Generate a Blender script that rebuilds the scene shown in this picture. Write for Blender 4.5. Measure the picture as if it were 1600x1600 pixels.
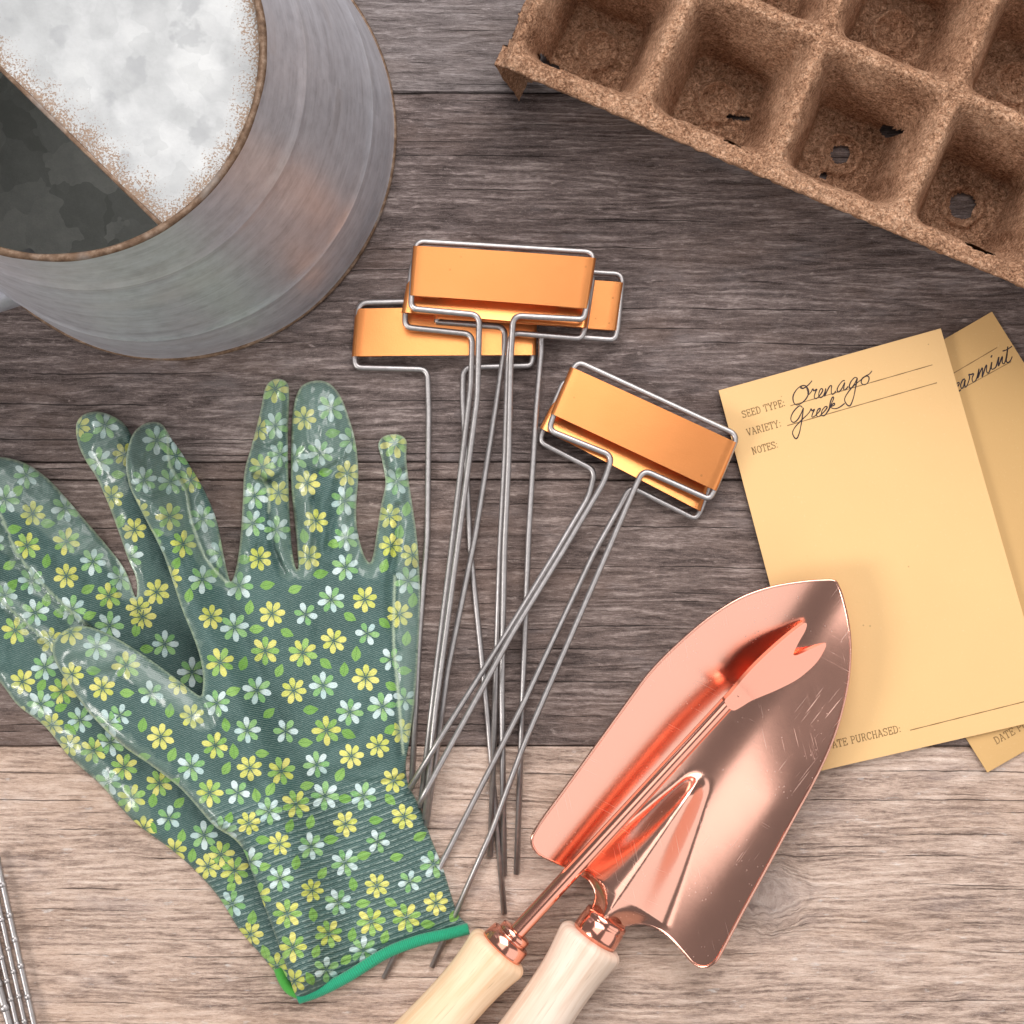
import bpy, bmesh, math, random
import numpy as np
from mathutils import Vector, Matrix, geometry, noise as mnoise

for o in list(bpy.data.objects): bpy.data.objects.remove(o)
SC = bpy.context.scene
COL = SC.collection
random.seed(4); RNG = np.random.default_rng(4)
PI = math.pi

# ------------------------------------------------------------------ camera
W, H = 0.42, 0.75                    # width of table seen (m), camera height (m)
cam = bpy.data.cameras.new('camera'); camo = bpy.data.objects.new('camera', cam); COL.objects.link(camo)
camo.location = (0, 0, H); cam.angle = 2 * math.atan(W / 2 / H); cam.clip_start = .02; cam.clip_end = 20
SC.camera = camo
# ------------------------------------------------------------------ world + lamps
wd = bpy.data.worlds.new('World'); SC.world = wd; wd.use_nodes = True
bg = wd.node_tree.nodes['Background']; bg.inputs[0].default_value = (.96, .97, 1, 1); bg.inputs[1].default_value = .19

def area(name, loc, target, size, power, col=(1, 1, 1), size_y=None):
    l = bpy.data.lights.new(name, 'AREA'); l.energy = power; l.color = col
    l.shape = 'RECTANGLE'; l.size = size; l.size_y = size_y or size
    o = bpy.data.objects.new(name, l); COL.objects.link(o); o.location = loc
    o.rotation_euler = (Vector(target) - Vector(loc)).to_track_quat('-Z', 'Y').to_euler()
    return o
area('key_light', (-1.20, -.55, 1.00), (0, 0, 0), .50, 14, (1, .955, .915))
area('window_light', (1.05, -.72, .95), (.08, -.08, 0), 1.6, 7.6, (1, .962, .945))
area('top_window_light', (.25, 1.10, 1.12), (0, .02, 0), 1.3, 27, (1, .967, .955))
area('overhead_light', (-.22, .46, 1.60), (-.20, .44, 0), 1.15, 6.0, (1, .97, .95), 1.15)
SC.view_settings.view_transform = 'Standard'; SC.view_settings.look = 'None'
SC.view_settings.exposure = 0.18; SC.view_settings.gamma = 1
SC.render.engine = 'CYCLES'

# ------------------------------------------------------------------ helpers: placing
MPP = W / 1600
def P(px, py, z=0.0):                # a table pixel of the survey -> point at height z (m)
    k = MPP * (H - z) / H
    return Vector(((px - 800) * k, (800 - py) * k, z))
def Pn(px, py, z):                   # numpy version
    k = MPP * (H - z) / H
    return np.stack([(px - 800) * k, (800 - py) * k, z], 1)
def smooth01(x): x = np.clip(x, 0, 1); return x * x * (3 - 2 * x)

def catmull(pts, n=6, closed=True):
    pts = np.array(pts, float); N = len(pts); out = []
    rng = range(N) if closed else range(N - 1)
    for i in rng:
        if closed: p0, p1, p2, p3 = pts[i - 1], pts[i], pts[(i + 1) % N], pts[(i + 2) % N]
        else: p0, p1, p2, p3 = pts[max(i - 1, 0)], pts[i], pts[i + 1], pts[min(i + 2, N - 1)]
        for k in range(n):
            t = k / n
            out.append(.5 * (2 * p1 + (p2 - p0) * t + (2 * p0 - 5 * p1 + 4 * p2 - p3) * t * t + (3 * p1 - p0 - 3 * p2 + p3) * t ** 3))
    if not closed: out.append(pts[-1])
    return np.array(out)

def resample(pts, step, closed=True):
    pts = np.array(pts, float)
    if closed: pts = np.vstack([pts, pts[:1]])
    seg = np.linalg.norm(np.diff(pts, axis=0), axis=1); s = np.concatenate([[0], np.cumsum(seg)])
    n = max(3, int(round(s[-1] / step)))
    t = np.linspace(0, s[-1], n + 1)
    out = np.stack([np.interp(t, s, pts[:, i]) for i in range(pts.shape[1])], 1)
    return out[:-1] if closed else out

def inside(poly, p):
    x, y = p[:, 0], p[:, 1]; r = np.zeros(len(p), bool); n = len(poly)
    for i in range(n):
        x1, y1 = poly[i]; x2, y2 = poly[(i + 1) % n]
        if y1 == y2: continue
        c = ((y1 > y) != (y2 > y)) & (x < (x2 - x1) * (y - y1) / (y2 - y1) + x1)
        r ^= c
    return r

def dist_line(line, p, closed=False):
    """distance of points to a polyline, plus signed side of nearest segment"""
    line = np.array(line, float)
    if closed: line = np.vstack([line, line[:1]])
    best = np.full(len(p), 1e9); side = np.ones(len(p))
    for a, b in zip(line[:-1], line[1:]):
        d = b - a; L = (d * d).sum() + 1e-12
        t = np.clip(((p - a) @ d) / L, 0, 1)
        q = p - a - t[:, None] * d
        dd = np.sqrt((q * q).sum(1))
        m = dd < best - 1e-9
        cr = d[0] * (p[:, 1] - a[1]) - d[1] * (p[:, 0] - a[0])
        side[m] = np.sign(cr[m]); best[m] = dd[m]
    return best, side

def vnoise(x, y, s, seed=0.0, octv=3):
    return np.array([mnoise.fractal(Vector((a * s, b * s, seed)), 1.0, 2.0, octv) for a, b in zip(x, y)])

# ------------------------------------------------------------------ helpers: objects
def link_mesh(name, verts, faces, mat=None, parent=None, smooth=True, mats=None, fmat=None):
    me = bpy.data.meshes.new(name)
    me.from_pydata([tuple(v) for v in verts], [], [tuple(int(i) for i in f) for f in faces]); me.update()
    for m in (mats or [mat]): me.materials.append(m)
    if fmat is not None: me.polygons.foreach_set('material_index', np.array(fmat, np.int32))
    if smooth: me.polygons.foreach_set('use_smooth', np.ones(len(me.polygons), bool))
    o = bpy.data.objects.new(name, me); COL.objects.link(o)
    if parent:
        o.parent = parent; o.matrix_parent_inverse = Matrix.Translation(-Vector(parent.location))
    return o
def thing(name, label, cat, loc=(0, 0, 0), group=None):
    o = bpy.data.objects.new(name, None); COL.objects.link(o); o.location = loc
    o.empty_display_size = .01
    o['label'] = label; o['category'] = cat
    if group: o['group'] = group
    return o
def point_attr(o, name, arr):
    a = o.data.attributes.new(name, 'FLOAT', 'POINT'); a.data.foreach_set('value', np.asarray(arr, np.float32))
def face_attr(o, name, arr):
    a = o.data.attributes.new(name, 'FLOAT', 'FACE'); a.data.foreach_set('value', np.asarray(arr, np.float32))
def solidify(o, t, off=-1):
    m = o.modifiers.new('thickness', 'SOLIDIFY'); m.thickness = t; m.offset = off
    m = o.modifiers.new('crisp_edges', 'EDGE_SPLIT'); m.split_angle = math.radians(42)

def tube(pts, rad, seg=10, cap=True):
    pts = [Vector(p) for p in pts]; n = len(pts)
    rads = rad if isinstance(rad, (list, tuple, np.ndarray)) else [rad] * n
    V, F = [], []; up = Vector((0, 0, 1)); nrm = None
    for i, p in enumerate(pts):
        t = (pts[min(i + 1, n - 1)] - pts[max(i - 1, 0)]).normalized()
        if nrm is None:
            nrm = t.cross(up)
            if nrm.length < 1e-4: nrm = t.cross(Vector((1, 0, 0)))
            nrm.normalize()
        nrm = (nrm - t * nrm.dot(t)).normalized(); b = t.cross(nrm)
        for k in range(seg):
            a = 2 * PI * k / seg
            V.append(p + (nrm * math.cos(a) + b * math.sin(a)) * rads[i])
    for i in range(n - 1):
        for k in range(seg):
            k2 = (k + 1) % seg
            F.append((i * seg + k, i * seg + k2, (i + 1) * seg + k2, (i + 1) * seg + k))
    if cap: F.append(tuple(range(seg))[::-1]); F.append(tuple((n - 1) * seg + k for k in range(seg)))
    return V, F

def fillet(pts, r, n=7):
    """round the corners of a 3-D polyline"""
    pts = [Vector(p) for p in pts]; out = [pts[0]]
    for a, b, c in zip(pts[:-2], pts[1:-1], pts[2:]):
        d1, d2 = (a - b), (c - b); q = min(r, d1.length * .48, d2.length * .48)
        s, e = b + d1.normalized() * q, b + d2.normalized() * q
        for k in range(n + 1):
            t = k / n; out.append(s * (1 - t) ** 2 + b * 2 * t * (1 - t) + e * t * t)
    out.append(pts[-1]); return out

def lathe(a, d, prof, seg=48):
    """profile (distance along d, radius) turned about the axis a + t*d"""
    a = Vector(a); d = Vector(d).normalized(); u = d.cross(Vector((0, 0, 1))).normalized(); w = d.cross(u)
    V, F = [], []
    for s, r in prof:
        for k in range(seg):
            t = 2 * PI * k / seg
            V.append(a + d * s + (u * math.cos(t) + w * math.sin(t)) * max(r, 1e-5))
    for i in range(len(prof) - 1):
        for k in range(seg):
            k2 = (k + 1) % seg
            F.append((i * seg + k, i * seg + k2, (i + 1) * seg + k2, (i + 1) * seg + k))
    F.append(tuple(range(seg))[::-1]); F.append(tuple((len(prof) - 1) * seg + k for k in range(seg)))
    return V, F
def smooth_prof(pr, n=6): return [tuple(x) for x in catmull(pr, n, False)]

def sheet(poly, step, jitter=.15):
    """triangulate the inside of a polygon (survey px) with evenly spread points"""
    b = resample(poly, step * .8)
    x0, y0 = b.min(0); x1, y1 = b.max(0)
    gy = np.arange(y0, y1, step * .87); pts = []
    for j, y in enumerate(gy):
        gx = np.arange(x0 + (step / 2 if j % 2 else 0), x1, step)
        pts.append(np.stack([gx, np.full_like(gx, y)], 1))
    g = np.vstack(pts); g += RNG.uniform(-jitter, jitter, g.shape) * step
    g = g[inside(b, g)]
    d, _ = dist_line(b, g, True); g = g[d > step * .55]
    allp = np.vstack([b, g]); n = len(b)
    r = geometry.delaunay_2d_cdt([Vector(p) for p in allp], [(i, (i + 1) % n) for i in range(n)], [], 1, 1e-6)
    v = np.array([tuple(q) for q in r[0]]); f = [list(q) for q in r[2]]
    # keep the faces wound so that they look up (py runs down)
    out = []
    for q in f:
        a, c, e = v[q[0]], v[q[1]], v[q[2]]
        if (c[0] - a[0]) * (e[1] - a[1]) - (c[1] - a[1]) * (e[0] - a[0]) > 0: q = q[::-1]
        out.append(q)
    return v, out, b

# ------------------------------------------------------------------ helpers: nodes
class NT:
    def __init__(s, name):
        s.m = bpy.data.materials.new(name); s.m.use_nodes = True; s.t = s.m.node_tree; s.n = s.t.nodes; s.l = s.t.links
        s.b = s.n['Principled BSDF']
        s.b.inputs['Specular IOR Level'].default_value = .4
    def put(s, node, key, v):
        i = node.inputs[key]
        if hasattr(v, 'links') or isinstance(v, bpy.types.NodeSocket): s.l.new(v, i)
        elif v is not None:
            if i.type == 'RGBA' and len(v) == 3: v = (*v, 1)
            i.default_value = v
    def set(s, key, v): s.put(s.b, key, v)
    def obj(s): return s.n.new('ShaderNodeTexCoord').outputs['Object']
    def uv(s): return s.n.new('ShaderNodeTexCoord').outputs['UV']
    def attr(s, name, out='Fac'):
        a = s.n.new('ShaderNodeAttribute'); a.attribute_name = name; return a.outputs[out]
    def vm(s, op, a, b=None):
        q = s.n.new('ShaderNodeVectorMath'); q.operation = op; s.put(q, 0, a)
        if b is not None: s.put(q, 1, b)
        return q.outputs[0] if op not in ('LENGTH', 'DISTANCE') else q.outputs['Value']
    def ma(s, op, a, b=None, c=None, clamp=False):
        q = s.n.new('ShaderNodeMath'); q.operation = op; q.use_clamp = clamp; s.put(q, 0, a)
        if b is not None: s.put(q, 1, b)
        if c is not None: s.put(q, 2, c)
        return q.outputs[0]
    def noise(s, vec, scale, detail=4, rough=.55, dist=0., col=False):
        q = s.n.new('ShaderNodeTexNoise'); s.put(q, 'Vector', vec); q.inputs['Scale'].default_value = scale
        q.inputs['Detail'].default_value = detail; q.inputs['Roughness'].default_value = rough; q.inputs['Distortion'].default_value = dist
        return q.outputs['Color' if col else 'Fac']
    def vor(s, vec, scale, feat='F1', out='Distance', rnd=1.):
        q = s.n.new('ShaderNodeTexVoronoi'); q.feature = feat; s.put(q, 'Vector', vec); q.inputs['Scale'].default_value = scale
        q.inputs['Randomness'].default_value = rnd; return q.outputs[out]
    def wave(s, vec, scale, dist=0., dscale=1., detail=2., direction='X'):
        q = s.n.new('ShaderNodeTexWave'); q.bands_direction = direction; s.put(q, 'Vector', vec); q.inputs['Scale'].default_value = scale
        q.inputs['Distortion'].default_value = dist; q.inputs['Detail Scale'].default_value = dscale; q.inputs['Detail'].default_value = detail
        return q.outputs['Fac']
    def ramp(s, f, stops, interp='LINEAR'):
        q = s.n.new('ShaderNodeValToRGB'); q.color_ramp.interpolation = interp; s.put(q, 0, f); e = q.color_ramp.elements
        while len(e) < len(stops): e.new(.5)
        for x, (p, c) in zip(e, stops):
            x.position = p; x.color = (c, c, c, 1) if not isinstance(c, (tuple, list)) else (*c[:3], 1)
        return q.outputs[0]
    def step(s, f, a, b):                # smooth step from a to b
        q = s.n.new('ShaderNodeMapRange'); q.interpolation_type = 'SMOOTHSTEP'; s.put(q, 0, f)
        q.inputs[1].default_value = a; q.inputs[2].default_value = b; return q.outputs[0]
    def mix(s, f, a, b, blend='MIX'):
        q = s.n.new('ShaderNodeMix'); q.data_type = 'RGBA'; q.blend_type = blend; q.clamp_factor = True
        s.put(q, 0, f); s.put(q, 6, a); s.put(q, 7, b); return q.outputs[2]
    def bump(s, h, strength=.5, dist=.001, prev=None):
        q = s.n.new('ShaderNodeBump'); s.put(q, 'Height', h); q.inputs['Strength'].default_value = strength; q.inputs['Distance'].default_value = dist
        if prev is not None: s.put(q, 'Normal', prev)
        s.put(s.b, 'Normal', q.outputs[0]); return q.outputs[0]

# ------------------------------------------------------------------ materials
def wood_mat(name, dark, mid, light, seed, warm=(.45, .33, .25), crack=1., stain=.5, knot=None, cool=(.30, .26, .26)):
    t = NT(name); v0 = t.obj(); v = t.vm('ADD', v0, (seed * .37, seed * .21, 0))
    def wob(sx, sy, amp): return t.ma('MULTIPLY', t.ma('SUBTRACT', t.noise(t.vm('MULTIPLY', v, (sx, sy, 1)), 1, 3, .5), .5), amp)
    dy = t.ma('ADD', wob(7, 12, .006), t.ma('ADD', wob(60, 90, .0012), wob(260, 300, .0005)))
    kd = None
    if knot:
        kv = t.vm('MULTIPLY', t.vm('SUBTRACT', v0, (*knot, 0)), (1, 1.25, 0)); kd = t.vm('LENGTH', kv)
        kd = t.ma('ADD', kd, t.ma('MULTIPLY', t.ma('SUBTRACT', t.noise(v, 120, 3), .5), .014))
        sp = t.n.new('ShaderNodeSeparateXYZ'); t.put(sp, 0, kv)
        dy = t.ma('ADD', dy, t.ma('MULTIPLY', t.ma('MULTIPLY', t.step(kd, .024, .004), sp.outputs[1]), -.75))
    cmb = t.n.new('ShaderNodeCombineXYZ'); t.put(cmb, 1, dy); vv = t.vm('ADD', v, cmb.outputs[0])
    # growth lines: contours of a long smooth noise, then fibres, then grit
    gl = t.noise(t.vm('MULTIPLY', vv, (5, 55, 1)), 1, 2, .45)
    lines = t.ma('ADD', .5, t.ma('MULTIPLY', t.ma('SINE', t.ma('MULTIPLY', gl, 95.)), .5))
    g1 = t.noise(t.vm('MULTIPLY', vv, (60, 560, 1)), 1, 4, .62)
    g2 = t.noise(t.vm('MULTIPLY', vv, (300, 1500, 1)), 1, 4, .68)
    g3 = t.noise(t.vm('MULTIPLY', vv, (9, 60, 1)), 1, 4, .6)
    f = t.ma('ADD', t.ma('ADD', t.ma('MULTIPLY', g1, .36), t.ma('MULTIPLY', g2, .30)), t.ma('ADD', t.ma('MULTIPLY', g3, .24), t.ma('MULTIPLY', lines, .06)))
    c = t.ramp(f, [(.38, dark), (.5, mid), (.63, light)])
    grit = t.noise(t.vm('MULTIPLY', v, (1, 1.8, 1)), 1500, 3, .7)
    c = t.mix(t.ma('MULTIPLY', t.step(grit, .56, .70), .34), c, tuple(min(.85, x * 1.3) for x in light)); c = t.mix(t.ma('MULTIPLY', t.step(grit, .44, .30), .40), c, dark)
    bl = t.noise(t.vm('MULTIPLY', v, (12, 34, 1)), 1, 5, .62)
    c = t.mix(t.ma('MULTIPLY', t.step(bl, .46, .7), stain), c, t.mix(.5, c, warm))
    gr = t.noise(t.vm('MULTIPLY', v, (17, 42, 1)), 1.3, 5, .65)
    c = t.mix(t.ma('MULTIPLY', t.step(gr, .53, .72), .55), c, t.mix(.5, c, cool))
    wh = t.step(t.noise(t.vm('MULTIPLY', vv, (120, 330, 1)), 1, 4, .65), .60, .74)
    c = t.mix(t.ma('MULTIPLY', wh, .4), c, tuple(min(.8, x * 1.45) for x in light))
    # long thin drying cracks, one in each band of grain
    sep = t.n.new('ShaderNodeSeparateXYZ'); t.put(sep, 0, vv); X, Y = sep.outputs[0], sep.outputs[1]; cr = None
    for p, wmax, thr in ((.0125, .0013, .50), (.0064, .0010, .56)):
        yy = t.ma('DIVIDE', Y, p); row = t.ma('FLOOR', yy); fr = t.ma('SUBTRACT', yy, row)
        wn = t.n.new('ShaderNodeTexWhiteNoise'); wn.noise_dimensions = '1D'; t.put(wn, 'W', t.ma('ADD', row, seed))
        d = t.ma('MULTIPLY', t.ma('ABSOLUTE', t.ma('SUBTRACT', t.ma('SUBTRACT', fr, .2), t.ma('MULTIPLY', wn.outputs['Value'], .6))), p)
        cv = t.n.new('ShaderNodeCombineXYZ'); t.put(cv, 0, t.ma('MULTIPLY', X, 13.)); t.put(cv, 1, t.ma('MULTIPLY', row, 7.31))
        w = t.ma('MULTIPLY', t.ma('SUBTRACT', t.noise(cv.outputs[0], 1, 4, .6), thr), wmax * 2.6)
        k = t.step(t.ma('SUBTRACT', t.ma('MINIMUM', w, .00022), d), -.00006, .00014); cr = k if cr is None else t.ma('MAXIMUM', cr, k)
    c = t.mix(t.ma('MULTIPLY', cr, .8 * crack), c, tuple(x * .42 for x in dark))
    if knot:
        c = t.mix(t.ma('MULTIPLY', t.step(kd, .019, .007), .40), c, t.mix(t.noise(v, 260, 4), (.12, .095, .092), (.40, .345, .34)))
        c = t.mix(t.ma('MULTIPLY', t.step(t.ma('ABSOLUTE', t.ma('SUBTRACT', kd, .017)), .0014, .0004), .22), c, dark)
    t.set('Base Color', c); t.set('Roughness', t.ramp(g2, [(.3, .66), (.7, .52)])); t.b.inputs['Specular IOR Level'].default_value = .3
    h = t.ma('ADD', t.ma('MULTIPLY', g1, .55), t.ma('ADD', t.ma('MULTIPLY', g2, .45), t.ma('ADD', t.ma('MULTIPLY', lines, .14), t.ma('MULTIPLY', grit, .22))))
    t.bump(t.ma('SUBTRACT', h, t.ma('MULTIPLY', cr, .6)), 1., .0014)
    return t.m

def copper_mat(name, base=(.83, .45, .345), rough=.18, scr=.95, blot=.06):
    t = NT(name); v = t.obj(); t.set('Metallic', 1.)
    n1 = t.noise(v, 60, 4, .6)
    # hairline scratches in several directions
    sc = None
    for ang, sd in ((.5, 3.), (2.2, 9.), (1.35, 5.)):
        ca, sa = math.cos(ang), math.sin(ang)
        q = t.n.new('ShaderNodeVectorRotate'); q.rotation_type = 'Z_AXIS'; t.put(q, 'Vector', t.vm('ADD', v, (sd, sd * .3, 0))); q.inputs['Angle'].default_value = ang
        w = t.vm('MULTIPLY', q.outputs[0], (42, 2600, 1))
        k = t.ma('MULTIPLY', t.step(t.noise(w, 1, 1, .5), .67, .73), t.step(t.noise(t.vm('ADD', v, (sd, sd, 0)), 34, 2), .52, .66))
        sc = k if sc is None else t.ma('MAXIMUM', sc, k)
    sp = t.step(t.vor(v, 520), .17, .10); sp = t.ma('MULTIPLY', sp, t.step(t.noise(v, 60, 3), .48, .60))
    mk = t.ma('MAXIMUM', sc, t.ma('MULTIPLY', sp, .7))
    c = t.mix(t.ma('MULTIPLY', mk, .38 * scr), base, (1, .80, .72))
    t.set('Base Color', c)
    t.set('Roughness', t.ma('ADD', t.ma('MULTIPLY', t.ma('SUBTRACT', n1, .4), blot), t.ma('ADD', t.ma('MULTIPLY', mk, .22 * scr), rough)))
    t.bump(t.ma('ADD', t.ma('MULTIPLY', n1, .3), t.ma('MULTIPLY', mk, -.05)), .12, .001)
    return t.m

def satin_copper():
    t = NT('satin_copper_sheet'); v = t.obj(); t.set('Metallic', .9)
    n = t.noise(v, 1500, 3, .6); n2 = t.noise(v, 35, 3, .5)
    dots = t.ma('MULTIPLY', t.step(t.vor(v, 170), .10, .06), t.step(t.noise(v, 40, 2), .5, .6))
    c = t.mix(n2, (.76, .275, .085), (.80, .32, .11)); c = t.mix(t.ma('MULTIPLY', dots, .5), c, (.35, .15, .05))
    t.set('Base Color', c); t.set('Roughness', t.ma('ADD', .26, t.ma('MULTIPLY', n, .08)))
    t.bump(t.ma('ADD', n, t.ma('MULTIPLY', n2, 3)), .08, .0005)
    return t.m

def wire_mat():
    t = NT('steel_wire'); v = t.obj(); t.set('Metallic', 1.)
    n = t.noise(v, 500, 3)
    t.set('Base Color', t.ramp(n, [(.3, (.40, .375, .37)), (.7, (.50, .475, .47))])); t.set('Roughness', .46)
    return t.m

def handle_mat(name, a, b):
    t = NT(name); v = t.uv()
    g = t.noise(t.vm('MULTIPLY', v, (14, 260, 1)), 1, 4, .6, .4); bl = t.noise(t.vm('MULTIPLY', v, (16, 22, 1)), 1, 3)
    f = t.ma('ADD', t.ma('MULTIPLY', g, .55), t.ma('MULTIPLY', bl, .45))
    c = t.ramp(f, [(.42, a), (.56, b)])
    fl = t.step(t.noise(t.vm('MULTIPLY', v, (50, 1500, 1)), 1, 2), .64, .72)
    c = t.mix(t.ma('MULTIPLY', fl, .45), c, tuple(x * .5 for x in a))
    t.set('Base Color', c); t.set('Roughness', .48); t.bump(g, .12, .0006)
    return t.m

def paper_mat(name, base):
    t = NT(name); v = t.obj()
    n = t.noise(v, 900, 4, .7); n2 = t.noise(v, 22, 3)
    f = t.step(t.noise(t.vm('MULTIPLY', v, (1, .35, 1)), 2600, 3, .6), .62, .74)
    c = t.mix(n2, tuple(x * .95 for x in base), tuple(min(1, x * 1.04) for x in base))
    c = t.mix(t.ma('MULTIPLY', f, .18), c, tuple(x * .65 for x in base))
    c = t.mix(t.ma('MULTIPLY', t.step(n, .6, .75), .12), c, (.95, .85, .65))
    sp = t.ma('MULTIPLY', t.step(t.vor(v, 130), .06, .035), t.step(t.noise(v, 55, 2), .55, .6))
    c = t.mix(t.ma('MULTIPLY', sp, .6), c, (.32, .2, .08))
    t.set('Base Color', c); t.set('Roughness', .8); t.b.inputs['Specular IOR Level'].default_value = .2
    t.bump(t.ma('ADD', n, t.ma('MULTIPLY', n2, 4)), .12, .0004)
    return t.m

def ink_mat(name, col):
    t = NT(name); n = t.noise(t.obj(), 2500, 3)
    t.set('Base Color', t.mix(n, tuple(x * .8 for x in col), tuple(x * 1.3 for x in col))); t.set('Roughness', .6); return t.m

def peat_mat():
    t = NT('peat_fibre'); v = t.obj()
    n1 = t.noise(v, 560, 5, .7, .8); n2 = t.noise(v, 1300, 4, .7); n3 = t.noise(v, 45, 4, .6)
    fib = t.ma('ABSOLUTE', t.ma('SUBTRACT', t.noise(v, 500, 3, .5, 2.5), .5)); fm = t.step(fib, .03, .006)
    f = t.ma('ADD', t.ma('MULTIPLY', n1, .5), t.ma('ADD', t.ma('MULTIPLY', n2, .3), t.ma('MULTIPLY', n3, .2)))
    c = t.ramp(f, [(.39, (.18, .082, .045)), (.5, (.55, .30, .178)), (.61, (.88, .56, .375))])
    c = t.mix(t.ma('MULTIPLY', fm, .45), c, (.13, .07, .04))
    fl = t.step(t.noise(v, 800, 3, .6, 2.), .66, .74); c = t.mix(t.ma('MULTIPLY', fl, .5), c, (.52, .37, .25))
    t.set('Base Color', c); t.set('Roughness', .95); t.b.inputs['Specular IOR Level'].default_value = .1
    t.bump(t.ma('ADD', f, t.ma('MULTIPLY', fm, -.3)), 1., .0028)
    return t.m

def zinc_mat(name, plate=False, inner=False):
    t = NT(name); v = t.obj(); uv = t.uv()
    rust_e = t.attr('edge')             # metres to the nearest rusty edge
    n1 = t.noise(v, 1500, 4, .7); n2 = t.noise(v, 160, 4, .65)
    if plate or inner:
        sp = t.vor(t.vm('ADD', v, t.vm('MULTIPLY', t.noise(v, 80, 2, .5, 0, True), (.012, .012, .012))), 85, 'SMOOTH_F1', 'Color')
        bw = t.n.new('ShaderNodeRGBToBW'); t.put(bw, 0, sp); s = bw.outputs[0]
        s = t.ma('ADD', t.ma('MULTIPLY', s, .6), t.ma('MULTIPLY', n2, .4))
        c = t.ramp(s, [(.25, (.32, .33, .335)), (.45, (.43, .44, .445)), (.65, (.51, .52, .52))])
        fv = t.vor(t.vm('ADD', v, t.vm('MULTIPLY', t.noise(v, 90, 3, .6, 0, True), (.010, .010, .010))), 120, 'F1', 'Color'); fb = t.n.new('ShaderNodeRGBToBW'); t.put(fb, 0, fv)
        if plate: c = t.mix(t.ma('MULTIPLY', t.step(fb.outputs[0], .25, .8), .34), c, (.33, .34, .345))
        bv = t.vm('ADD', v, t.vm('MULTIPLY', t.noise(v, 120, 3, .6, 0, True), (.014, .014, .014))); bd = t.vor(bv, 62)
        c = t.mix(t.ma('MULTIPLY', t.ma('MULTIPLY', t.step(bd, .36, .26), t.step(t.noise(v, 42, 3), .46, .58)), .5), c, (.27, .28, .29))
        if inner:
            fc = t.vor(t.vm('ADD', v, t.vm('MULTIPLY', t.noise(v, 60, 3, .5, 0, True), (.02, .02, .02))), 55, 'F1', 'Color'); b2 = t.n.new('ShaderNodeRGBToBW'); t.put(b2, 0, fc)
            s = t.ma('ADD', t.ma('MULTIPLY', b2.outputs[0], .55), t.ma('ADD', t.ma('MULTIPLY', n2, .3), t.ma('MULTIPLY', n1, .15)))
            c = t.ramp(s, [(.30, (.44, .45, .43)), (.48, (.58, .59, .57)), (.68, (.80, .80, .77))])
        t.set('Metallic', .12 if plate else .3); r0 = .48
    else:
        st = t.noise(t.vm('MULTIPLY', uv, (11, 120, 1)), 1, 5, .62, .8); st2 = t.noise(t.vm('MULTIPLY', uv, (60, 700, 1)), 1, 3, .6, .4)
        s = t.ma('ADD', t.ma('MULTIPLY', st, .4), t.ma('ADD', t.ma('MULTIPLY', st2, .2), t.ma('MULTIPLY', n2, .4)))
        c = t.ramp(s, [(.32, (.38, .38, .415)), (.5, (.56, .565, .615)), (.68, (.70, .71, .77))])
        br = t.step(t.noise(t.vm('MULTIPLY', uv, (9, 26, 1)), 1, 4), .5, .7); c = t.mix(t.ma('MULTIPLY', br, .22), c, (.50, .42, .38))
        dk = t.step(t.noise(t.vm('MULTIPLY', uv, (70, 260, 1)), 1, 3, .6), .69, .76); c = t.mix(t.ma('MULTIPLY', dk, .5), c, (.14, .12, .12))
        t.set('Metallic', .55); r0 = .42
    # rust speckle, denser towards the edges
    k = t.ma('DIVIDE', rust_e, .016 if plate else .0035)
    m = t.step(t.ma('SUBTRACT', t.ma('ADD', t.ma('MULTIPLY', n1, 1.), t.ma('MULTIPLY', n2, .35)), t.ma('MULTIPLY', k, .42)), .56, .62)
    if inner: m = 0.0
    c2 = t.mix(n2, (.17, .095, .05), (.30, .19, .115)); c = t.mix(t.ma('MULTIPLY', m, .85), c, c2)
    t.set('Base Color', c); t.set('Roughness', t.ma('ADD', r0, t.ma('MULTIPLY', m, .35)))
    if inner: t.set('Roughness', .6)
    t.bump(t.ma('ADD', t.ma('MULTIPLY', n2, .6), t.ma('MULTIPLY', m, .6) if not inner else n1), .25, .0008)
    return t.m

def rust_mat():
    t = NT('rusty_rim'); v = t.obj(); n = t.noise(v, 300, 5, .7); n2 = t.noise(v, 60, 3)
    c = t.ramp(n, [(.3, (.07, .038, .02)), (.5, (.15, .09, .055)), (.68, (.27, .19, .135))])
    c = t.mix(t.step(n2, .55, .75), c, (.24, .21, .19)); t.set('Base Color', c); t.set('Roughness', .6); t.set('Metallic', .3)
    t.bump(n, .4, .0007); return t.m

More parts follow.
